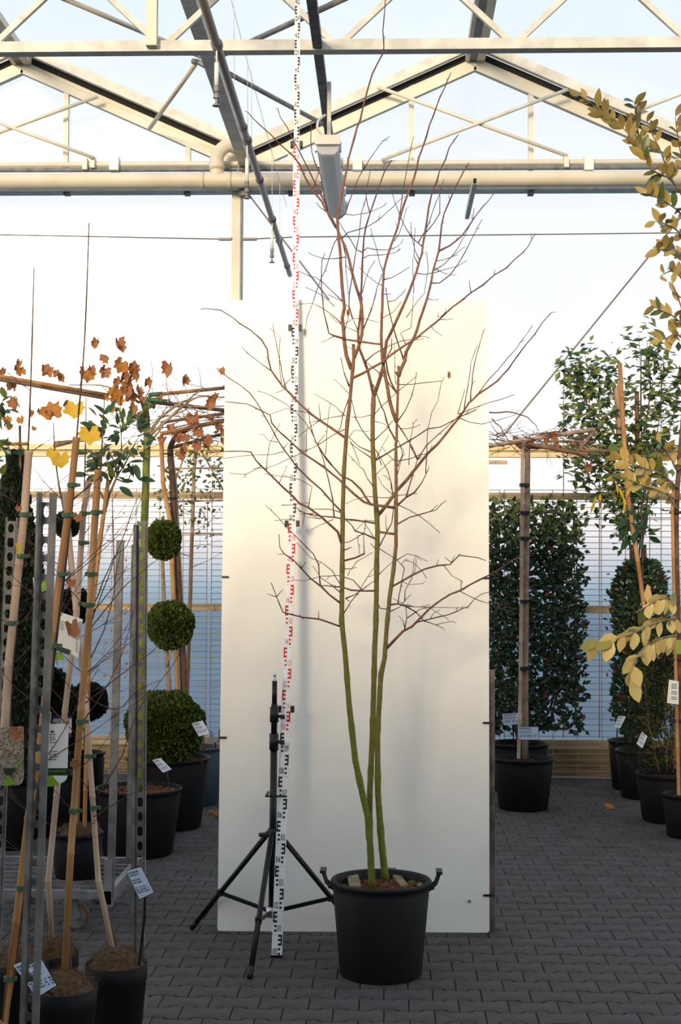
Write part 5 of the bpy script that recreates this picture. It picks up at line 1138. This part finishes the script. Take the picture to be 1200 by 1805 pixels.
part('bamboo_stake', bamboo_mb([P(318, 1310, 10.33), P(313, 1215, 10.33), P(300, 920, 10.33), P(287, 850, 10.33), P(284, 770, 10.33)], .017), 'bamboo', r2, True)
part('bamboo_stake', bamboo_mb([P(333, 1310, 10.5), P(310, 860, 10.45), P(302, 790, 10.45)], .013), 'bamboo_pale', r2, True)
pole(r2, (283, 765), (402, 740), 10.2, 10.4, .017); pole(r2, (300, 790), (402, 762), 10.5, 10.7, .013, 'bamboo_old'); pole(r2, (283, 745), (402, 728), 10.7, 10.9, .013, 'bamboo_old')
for (x, y) in ((288, 800), (296, 878), (302, 940)):
    m = MB(); p = P(x + 6, y, 10.34); m.tube([p - Vector((.05, 0, 0)), p + Vector((.05, .0, 0))], .006, 6); part('tie', m, 'tie_black', r2)
for k in range(30):
    m = MB(); rand_twig(m, P(R.uniform(285, 398), R.uniform(725, 800), 10.4 + R.uniform(-.25, .25)), Vector((R.choice((-1, 1)), R.uniform(-.4, .4), R.uniform(-.3, .4))).normalized(), R.uniform(.15, .5), .004, 1, .5, 0); part('twig', m, 'twig_brown' if k % 2 else 'twig_red', r2)
for x, y, s_ in ((340, 738, 32), (350, 760, 22), (320, 790, 22), (310, 770, 22), (290, 775, 20), (395, 760, 18), (360, 775, 22), (385, 750, 18), (322, 803, 20), (300, 755, 20), (372, 735, 16), (345, 785, 18), (392, 775, 16), (330, 770, 18)):
    D = 10.25; p = P(x, y - s_ * .4, D); inst('dry_leaf', R.choice(dryM[:4]), r2, Matrix.Translation(p) @ basis((R.uniform(-.4, .4), 0, -1), (R.uniform(-.9, .9), -1, .1)) @ Matrix.Diagonal((pxs(s_, D),) * 3 + (1,)))
es_p = P(322, 1330, 11.35)
pot((es_p.x, 11.35, 0), .16, .38, .13, 'black pot hidden behind the topiary carrying the thin espalier', chips=0)
es = empty('espalier_tree', Vector((es_p.x, 11.35, .34)), 'thin pale-stemmed espalier with sparse olive leaves by the wire mesh', 'tree')
part('trunk', ptube([(325, 1330), (331, 1180), (337, 1000), (341, 850), (346, 790)], 11.35, .019, .014, 8, .002), 'bark_grey', es, True)
part('bamboo_stake', bamboo_mb([P(328, 1325, 11.3), P(334, 1100, 11.3), P(338, 940, 11.3)], .012), 'bamboo_old', es, True)
for a, b in (((352, 790), (398, 872)), ((330, 790), (308, 850)), ((300, 884), (398, 882)), ((320, 940), (395, 941)), ((290, 826), (398, 825))): pole(es, a, b, 11.45, 11.45, .008, 'bamboo_pale')
items = []
for k in range(330):
    x, y = R.choice(((300, 830), (345, 800), (375, 850), (360, 905), (300, 900), (385, 830), (350, 780), (320, 860))); p = P(x + R.gauss(0, 18), y + R.gauss(0, 20), 11.35 + R.uniform(-.1, .1)); items.append((p, rv(1) + Vector((0, 0, -.2)), rv(1) + Vector((0, -1, 0)), R.uniform(.03, .065)))
items = [q for q in items if proj(q[0])[0] < 396]
part('foliage', leaves_mesh(items), 'leaf_olive', es, kind='stuff')
for k in range(12):
    m = MB(); rand_twig(m, P(340, R.uniform(800, 1000), 11.35), Vector((R.choice((-1, 1)), 0, R.uniform(-.2, .6))).normalized(), R.uniform(.2, .35), .003, 1, .4, 0); part('branch', m, 'twig_brown', es)
sp_ = P(205, 1130, 11.5)
sp_e = empty('thorny_shrub', Vector((sp_.x, 11.4, 0)), 'sparse thin-twigged shrub with tiny brown leaves in front of the wire mesh', 'shrub')
part('stem', ptube([(205, 1385), (203, 1150), (200, 950), (198, 880)], 11.4, .008, .003, 6, .003), 'twig_brown', sp_e, True)
for k in range(24):
    m = MB(); y = 900 + k * 14; rand_twig(m, P(202, y, 11.4), Vector((R.choice((-1, 1)), R.uniform(-.3, .3), R.uniform(-.15, .3))).normalized(), R.uniform(.12, .28), .0025, 1, .4, 0); part('branch', m, 'twig_brown', sp_e)
part('foliage', leaves_mesh([(P(R.uniform(170, 235), R.uniform(890, 1220), 11.4 + R.uniform(-.1, .1)), rv(1), rv(1), R.uniform(.02, .045)) for k in range(60)]), 'leaf_dry', sp_e, kind='stuff')
price_tag([(268.5, 1340), (283, 1336), (302.5, 1356), (287, 1362)], 8.36, (298, 1392), 'small white price label stuck in the nearest left pot', group='price labels in the left row')
price_tag([(337.5, 1275), (357, 1270), (370, 1293), (350, 1298)], 9.28, (356, 1350), 'white price label beside the big lower topiary ball', group='price labels in the left row')
price_tag([(367, 1290), (373, 1288), (383, 1306), (376, 1309)], 10.35, (380, 1325), 'narrow pale price label in the blue-grey pot', group='price labels in the left row')

# ------------------------------------------------------------------ background right
rp = P(922, 1340, 10.4)
pot((rp.x, 10.4, 0), .226, .375, .182, 'black pot of the roof-trained tree right of the white board', chips=60, group='pots in the right corner')
rr_ = empty('trained_tree', Vector((rp.x, 10.4, .33)), 'grey-stemmed roof-trained tree with flat bare crown right of the board', 'tree', 'roof-trained trees')
part('trunk', ptube([(926, 1338), (925, 1200), (927, 1000), (929, 850), (929, 775)], 10.4, .026, .021, 11, .001), 'bark_grey', rr_, True)
part('bamboo_stake', bamboo_mb([P(914, 1338, 10.36), P(917, 1200, 10.36), P(919, 1000, 10.36), P(921, 780, 10.36)], .013), 'bamboo_pale', rr_, True)
for y in (855, 904, 949, 1060, 1178):
    p = P(924, y, 10.37); m = MB(); m.box(p.x - .034, p.x + .034, p.y - .04, p.y + .045, p.z - .012, p.z + .012); part('tie', m, 'tie_black', rr_)
pole(rr_, (855, 787), (1046, 757), 10.2, 10.4, .016, 'bamboo_pale'); pole(rr_, (960, 778), (1046, 779), 10.5, 10.7, .011, 'bamboo_pale'); pole(rr_, (935, 783), (1035, 802), 10.2, 10.0, .016, 'bamboo_old'); pole(rr_, (1030, 795), (1110, 795), 10.1, 10.3, .011, 'bamboo_old'); pole(rr_, (1048, 759), (1015, 800), 10.4, 10.0, .010, 'bamboo_old')
for pth, r in (([(929, 790), (950, 770), (980, 762), (1040, 768)], .012), ([(929, 795), (900, 780), (868, 775)], .010), ([(930, 788), (960, 790), (1010, 798), (1060, 820), (1105, 850)], .011), ([(862, 727), (905, 728), (935, 740), (950, 760)], .006), ([(866, 738), (882, 755), (905, 790), (925, 805)], .005), ([(985, 760), (1000, 748), (1020, 762)], .005), ([(1020, 790), (1050, 770), (1060, 745)], .004)):
    part('branch', ptube(pth, 10.38, r, r * .4, 7, .006), 'bark_brown', rr_, True)
for k in range(46):
    m = MB(); rand_twig(m, P(R.uniform(866, 1045), R.uniform(762, 790), 10.4 + R.uniform(-.3, .3)), Vector((R.choice((-1, 1)), R.uniform(-.4, .4), R.uniform(-.2, .45))).normalized(), R.uniform(.1, .35), .0035, 1, .7, 0); part('twig', m, 'twig_red' if k % 2 else 'twig_brown', rr_)
for x, y, s_ in ((975, 768, 20), (968, 775, 18), (980, 785, 16), (1038, 822, 20), (1030, 800, 14), (915, 778, 18), (930, 775, 20), (940, 778, 16), (905, 775, 14), (1012, 785, 12)):
    p = P(x, y - 8, 10.3); inst('dry_leaf', R.choice(dryM[:4]), rr_, Matrix.Translation(p) @ basis((R.uniform(-.3, .3), 0, -1), (R.uniform(-.8, .8), -1, 0)) @ Matrix.Diagonal((pxs(s_, 10.3) * .7, pxs(s_, 10.3), pxs(s_, 10.3), 1)))
pb2 = P(914, 1315, 11.25)
pot((pb2.x, 11.25, 0), .245, .385, .2, 'black pot behind the trained tree carrying the flat photinia screen', chips=30, group='pots in the right corner')
ph = empty('photinia_screen', Vector((pb2.x, 11.3, .35)), 'dense flat evergreen screen of dark leaves between board and mesh', 'hedge')
items = []; red = []; w = []
for k in range(6300):
    x = R.uniform(850, 1032); y = R.uniform(880, 1292); ed = min(x - 800, 1040 - x) / 34; te = (y - 880) / 70
    if R.random() > min(1, ed) * min(1, te + .25): continue
    if math.sin(x * .11 + 1) * math.sin(y * .07) + R.uniform(-.7, .7) < -.85: continue
    if y > 1245 and x > 960 and R.random() < .5: continue
    p = P(x, y, 11.3 + R.uniform(-.09, .09)); it = (p, Vector((R.uniform(-1, 1), R.uniform(-.5, .2), R.uniform(-.3, 1.1))), rv(.6) + Vector((0, -1, .3)), R.uniform(.042, .07)); (red if R.random() < .014 else (w if (y < 960 and R.random() < .5) else items)).append(it)
part('foliage', leaves_mesh(items, .6), 'leaf_photinia', ph, kind='stuff'); part('foliage', leaves_mesh(red, .6), 'leaf_photinia_red', ph, kind='stuff'); part('foliage', leaves_mesh(w, .6), 'leaf_mid', ph, kind='stuff')
for pth in ([(914, 1310), (905, 1280), (880, 1200), (875, 1000), (872, 890)], [(915, 1310), (920, 1200), (905, 1000), (900, 900)], [(916, 1310), (950, 1285), (960, 1100), (955, 900)], [(917, 1310), (955, 1282), (1008, 1280), (1013, 1200), (1012, 1000), (1010, 900)], [(955, 1282), (985, 1180), (985, 950)]):
    part('branch', ptube(pth, 11.33, .011, .004, 6, .004), 'bark_brown', ph, True)
ta = P(1112, 1312, 11.35); 
pot((ta.x, 11.42, 0), .175, .395, .14, 'black pot at the back right corner nearest the wall boards', chips=0, group='pots in the right corner')
tb_ = P(1134, 1320, 10.98)
pot((tb_.x, 10.98, 0), .218, .37, .175, 'black pot of the reddish upright shrub in the right corner', chips=60, group='pots in the right corner')
sh = empty('upright_shrub', Vector((tb_.x, 10.98, .33)), 'upright small-leaved evergreen shrub with reddish stems in the right corner', 'shrub')
def bush(e, shape, D, n, sz, mm, red=.0, wdt=.45, dj=.12, yup=1.0):
    it = []; it2 = []
    for k in range(n):
        y = R.uniform(shape[0][0], shape[-1][0])
        for (ya, xa, xb), (yb, xc, xd) in zip(shape, shape[1:]):
            if ya <= y <= yb: t = (y - ya) / (yb - ya); l = xa + (xc - xa) * t; r = xb + (xd - xb) * t; break
        x = R.uniform(l, r); x += R.choice((0, 0, R.gauss(0, 6))); p = P(x, y, D + R.uniform(-dj, dj)); d = Vector(((x - (l + r) / 2) / (r - l) * 1.5 + R.uniform(-.5, .5), R.uniform(-.6, .3), R.uniform(.1, 1) * yup))
        (it2 if R.random() < red else it).append((p, d, rv(.7) + Vector((0, -.7, .5)), sz * R.uniform(.7, 1.2)))
    part('foliage', leaves_mesh(it, wdt), mm, e, kind='stuff')
    if it2: part('foliage', leaves_mesh(it2, wdt), 'leaf_photinia_red', e, kind='stuff')
bush(sh, [(990, 1112, 1150), (1010, 1090, 1165), (1060, 1078, 1175), (1120, 1085, 1180), (1200, 1085, 1180), (1260, 1083, 1165), (1300, 1105, 1150)], 10.98, 4800, .05, 'leaf_photinia', .03, .6)
for k in range(10):
    x = R.uniform(1095, 1165); part('branch', ptube([(1130, 1318), (1130 + (x - 1130) * .5, 1240), (x, 1120), (x + R.uniform(-5, 5), 1010 + abs(x - 1130))], 10.98 + R.uniform(-.08, .08), .007, .002, 5, .004), 'twig_red', sh, True)
m = MB(); p = P(1117, 1000, 11.1); m.box(p.x - .03, p.x + .03, 11.1, 11.13, P(0, 1100, 11.1).z, P(0, 955, 11.1).z)
m.box(p.x + .06, p.x + .1, 11.1, 11.13, P(0, 1100, 11.1).z, P(0, 955, 11.1).z); part('wood_stake', m, 'bark_brown', sh)
yb = P(1182, 1360, 9.95)
pot((yb.x, 9.95, 0), .245, .335, .2, 'wide black pot at the right edge under the yellow-green bush', chips=60, group='pots in the right corner')
yg = empty('grassy_bush', Vector((yb.x, 9.95, .3)), 'loose yellow-green bush with thin orange stems at the right edge', 'shrub')
bush(yg, [(1120, 1150, 1215), (1160, 1135, 1235), (1230, 1118, 1245), (1300, 1115, 1245), (1345, 1105, 1240), (1365, 1130, 1225)], 9.95, 3600, .045, 'needle_dark', 0, .16, .2, .8)
bush(yg, [(1120, 1150, 1215), (1160, 1135, 1235), (1230, 1125, 1245), (1300, 1130, 1245), (1350, 1140, 1225)], 9.93, 1500, .05, 'needle_yellow', 0, .14, .2, .8)
for k in range(16):
    x = R.uniform(1130, 1230); part('stem', ptube([(1180 + (x - 1180) * .4, 1362), (1180 + (x - 1180) * .8, 1280), (x, 1170 + R.uniform(-30, 40))], 9.95 + R.uniform(-.15, .1), .004, .0018, 5, .004), 'bamboo_old' if k % 2 else 'twig_red', yg, True)
# climber on trellis
tl = empty('trellis_shrub', Vector((ta.x, 11.4, .36)), 'airy leafy shrub fanned over a wire trellis high on the right', 'shrub')
for y in (674, 730, 848, 913): pole(tl, (990 if y < 800 else 1000, y), (1240, y + (2 if y < 800 else 0)), 11.45, 11.4, .004, 'wire_mesh')
for x, y0 in ((993, 680), (1056, 660), (1130, 620), (1165, 640)): pole(tl, (x, y0), (x, 1300), 11.48, 11.48, .004, 'wire_mesh')
pole(tl, (1087, 680), (1092, 765), 11.3, 11.3, .028, 'bamboo_pale'); pole(tl, (1122, 690), (1123, 800), 11.4, 11.4, .018, 'bamboo_old')
part('bamboo_stake', bamboo_mb([P(1137, 1085, 10.7), P(1124, 990, 10.7), P(1107, 880, 10.7), P(1099, 760, 10.7), P(1092, 640, 10.7)], .017), 'bamboo', tl, True)
part('bamboo_stake', bamboo_mb([Vector((ta.x, 11.4, .36)), P(1120, 985, 11.2), P(1122, 960, 11.2)], .012), 'bamboo_old', tl, True)
stems = [[(1112, 1300), (1115, 1000), (1080, 850), (1040, 740), (1000, 650)], [(1112, 1300), (1118, 950), (1095, 800), (1050, 700), (1030, 620)], [(1113, 1300), (1125, 900), (1130, 750), (1125, 590)], [(1114, 1300), (1130, 900), (1160, 750), (1170, 620)], [(1114, 1290), (1140, 880), (1185, 740), (1200, 650)], [(1113, 1300), (1118, 1000), (1060, 870), (990, 800)], [(1110, 800), (1085, 700), (1065, 640)], [(1125, 800), (1145, 700), (1140, 600)], [(1100, 860), (1040, 800), (985, 745)], [(1090, 830), (1030, 700), (990, 640)]]
items = []; dk = []
for k, pth in enumerate(stems):
    m = ptube(pth, 11.38, .009, .002, 6, .006); part('branch', m, 'bark_brown', tl, True); w = smooth_path([P(x, y, 11.38) for x, y in pth], 14)
    for q in w:
        if q.z > 2.15:
            for j in range(6):
                p = q + rv(.16) * R.choice((.4, 1, 1)); x, y = proj(p)
                if x < 985: continue
                (dk if R.random() < .4 else items).append((p, Vector((R.uniform(-1, 1), R.uniform(-.5, .2), R.uniform(-.6, .4))), rv(.5) + Vector((0, -.5, .9)), R.uniform(.055, .1)))
for k in range(50): items.append((P(R.choice((1008, 1030, 1060)) + R.gauss(0, 12), R.choice((680, 720, 840, 880)) + R.gauss(0, 14), 11.36), rv(1), rv(.5) + Vector((0, -.5, .9)), R.uniform(.05, .09)))
for k in range(100): dk.append((P(1110 + R.gauss(0, 14), 1030 - R.uniform(60, 190), 11.3), rv(1) - Vector((0, 0, .6)), rv(.5) + Vector((0, -.5, .9)), R.uniform(.05, .09)))
part('foliage', leaves_mesh(items, .56), 'leaf_mid', tl, kind='stuff'); part('foliage', leaves_mesh(dk, .56), 'leaf_glossy', tl, kind='stuff')
# magnolia at the right edge
mp = P(1214, 1400, 9.35)
pot((mp.x, 9.35, 0), .178, .285, .145, 'smaller black pot cut by the right picture edge, foremost in the corner', chips=20, group='pots in the right corner')
mg = empty('magnolia_tree', Vector((P(1199, 1400, 9.35).x, 9.35, .24)), 'evergreen tree with large golden-backed leaves reaching in at the right edge', 'tree')
part('trunk', ptube([(1199, 1402), (1197, 1200), (1192, 1000), (1194, 860), (1215, 600), (1225, 400), (1222, 250)], 9.35, .022, .012, 10, .002), 'bark_brown', mg, True)
part('bamboo_stake', bamboo_mb([P(1196, 1402, 9.3), P(1190, 1150, 9.3), P(1185, 900, 9.3), P(1187, 860, 9.3)], .012), 'bamboo', mg, True)
for y in (903, 1162, 1270):
    p = P(1192, y, 9.33); m = MB(); m.box(p.x - .04, p.x + .04, p.y - .04, p.y + .04, p.z - .007, p.z + .007); part('tie', m, 'tie_black', mg)
MBR = [([(1223, 380), (1185, 320), (1150, 300), (1130, 265), (1110, 240), (1085, 215), (1060, 195), (1022, 168)], 30, 0), ([(1130, 265), (1122, 220), (1118, 180)], 12, 0), ([(1185, 320), (1165, 270), (1140, 215)], 10, 0), ([(1223, 330), (1200, 270), (1190, 205)], 10, 0), ([(1223, 400), (1180, 360), (1140, 340)], 14, 0), ([(1222, 430), (1185, 400), (1155, 390)], 14, 0), ([(1221, 470), (1190, 440), (1158, 440)], 14, 0), ([(1220, 520), (1190, 480), (1165, 485)], 8, 0),
       ([(1216, 590), (1190, 560), (1150, 540)], 14, 0), ([(1215, 620), (1195, 590), (1165, 600)], 12, 0), ([(1215, 600), (1200, 540), (1185, 500)], 6, 0),
       ([(1194, 860), (1165, 835), (1120, 820), (1085, 805)], 17, 1), ([(1194, 880), (1160, 865), (1120, 850), (1100, 840)], 15, 1), ([(1194, 830), (1170, 790), (1150, 770)], 10, 1), ([(1194, 900), (1175, 870), (1150, 880)], 8, 1),
       ([(1193, 1090), (1150, 1100), (1110, 1118), (1050, 1135)], 17, 2), ([(1193, 1120), (1150, 1130), (1120, 1160), (1112, 1200)], 14, 2), ([(1193, 1060), (1165, 1055), (1120, 1080)], 10, 2), ([(1150, 1130), (1160, 1160), (1170, 1150)], 6, 2)]
mcount = [0, 0, 0]
for pth, n, kd in MBR:
    D = 8.95; Ds = [9.3 - .35 * min(1, i / 2) for i in range(len(pth))]
    part('branch', ptube(pth, Ds, .008, .0025, 6, .003), 'bark_grey', mg, True); w = smooth_path([P(q[0], q[1], d) for q, d in zip(pth, Ds)], 6)
    n = int(n * (1.45, 1.5, 1.4)[kd])
    for k in range(n):
        t = (.05 + .95 * (k + R.random()) / n); i = min(len(w) - 2, int(t * (len(w) - 1))); q = w[i]; ax = (w[i + 1] - w[i]).normalized()
        if k == n - 1: q = w[-1]
        if proj(q)[0] > 1208 or mcount[kd] >= (186, 58, 54)[kd]: continue
        mcount[kd] += 1
        sdv = rv(1); sdv.y *= .6; sdv = (sdv - ax * sdv.dot(ax)).normalized()
        if kd == 2: d = ax * .4 + sdv * .6 + Vector((-.1, 0, -.55)); s_ = R.uniform(.105, .15); me = LM['magnolia_pale'] if R.random() < .8 else LM['magnolia']
        else: d = ax * .7 + sdv * .9 + Vector((0, 0, .35)); s_ = R.uniform(.08, .128); me = LM['magnolia']
        nr = Vector((R.uniform(-.6, .6), .9 if R.random() < .84 else -.9, R.uniform(0, .7)))
        leaf(mg, me, q, d, nr, s_)
gl = empty('glossy_shrub', Vector((P(1150, 1312, 11.0).x, 10.9, .35)), 'cluster of large dark glossy leaves hanging round the orange cane', 'shrub')
part('stem', ptube([(1140, 1312), (1135, 1100), (1132, 960), (1130, 870)], 10.85, .008, .005, 7, .002), 'bark_brown', gl, True)
leafcluster(gl, [(1128, 890, 26, 30), (1120, 940, 24, 26), (1135, 860, 26, 20), (1112, 925, 14, 20)], 10.8, [LM['glossy']], 62, .105, .12, upb=-.5)
yl = [(1050, 885), (1058, 880), (1092, 870), (1098, 885), (1110, 868), (1085, 862), (1100, 895), (1046, 895)]
for x, y in yl: leaf(gl, LM['yellow_lance'], P(x, y - 10, 10.6), (R.uniform(-.4, .4), 0, -1), (R.uniform(-.8, .8), -1, 0), .09, 'yellow_leaf')
part('branch', ptube([(1130, 875), (1105, 860), (1075, 868), (1045, 884)], 10.62, .004, .002, 5), 'bark_green', gl, True)
inst('dry_leaf', dryM[0], gl, Matrix.Translation(P(1056, 882, 10.58)) @ basis((0, 0, -1), (.8, -1, 0)) @ Matrix.Diagonal((.03, .06, .04, 1)))
price_tag([(885, 1258.5), (921, 1256), (921.5, 1276), (887.5, 1278)], 10.95, (905, 1322), 'white price label tucked behind the grey stem of the trained tree', footD=11.08, group='price labels in the right corner')
price_tag([(912.5, 1281.5), (948.5, 1281.5), (949.5, 1304), (914, 1303.5)], 10.2, (930, 1338), 'white price label in front of the grey stem of the trained tree', group='price labels in the right corner')
price_tag([(1090, 1262), (1103, 1263), (1093, 1283.5), (1081, 1282)], 10.82, (1088, 1315), 'slanted white price label against the reddish upright shrub', group='price labels in the right corner')
price_tag([(1131, 1290), (1141, 1298), (1132, 1319), (1121.5, 1311)], 9.72, (1128, 1356), 'white price label stuck at the left rim of the wide right pot', group='price labels in the right corner')
lt = empty('plant_label', P(1186, 1240, 9.2), 'tall white care label hanging beside the cane at the right edge', 'plant label')
cd = cardp([(1179, 1198), (1196, 1201), (1196, 1242), (1175, 1239)], 9.2, lt, 'paper_white')
m = MB()
for k in range(9):
    if k in (3, 6): continue
    m.quad(*[P(x, 1205 + k * 3.3 + dy, 9.195) for x, dy in ((1183, 1.3), (1193, 2), (1193, .7), (1183, 0))])
part('print', m, 'print_grey', cd)
lt = empty('plant_label', P(1143, 1066, 10.6), 'beige torn tag hanging at the foot of the orange cane', 'plant label'); cardp([(1140, 1030), (1144, 1032), (1153, 1064), (1142, 1067), (1134, 1050)], 10.6, lt, 'tag_beige')
lt = empty('plant_label', P(1197, 1152, 9.15), 'bright green picture label at the right edge above the care label', 'plant label'); cardp([(1192, 1128), (1206, 1128), (1206, 1153), (1192, 1153)], 9.15, lt, 'tag_green')
for (x, y, s_), lab in zip(((375, 1440, 20), (367, 1434, 12), (1066, 1424, 16), (1083, 1398, 6), (1160, 1444, 10)), ('curled dry leaf on the paving left of the white board', 'small dry leaf fragment beside the curled leaf on the paving', 'pale curled leaf lying on the paving in the right corner', 'tiny dark leaf bit on the paving near the right pots', 'reddish leaf at the foot of the wide right pot')):
    p = PZ(x, y, .006); me = dryM[4 if s_ == 16 else 1]; s = pxs(s_, p.y)
    o = link('fallen_leaf', me, None, p); o.matrix_world = Matrix.Translation(p) @ basis((1, .3, .1), (0, -.35, 1)) @ Matrix.Diagonal((s * 1.2, s * 1.2, s * .9, 1)); tag(o, lab, 'leaf')
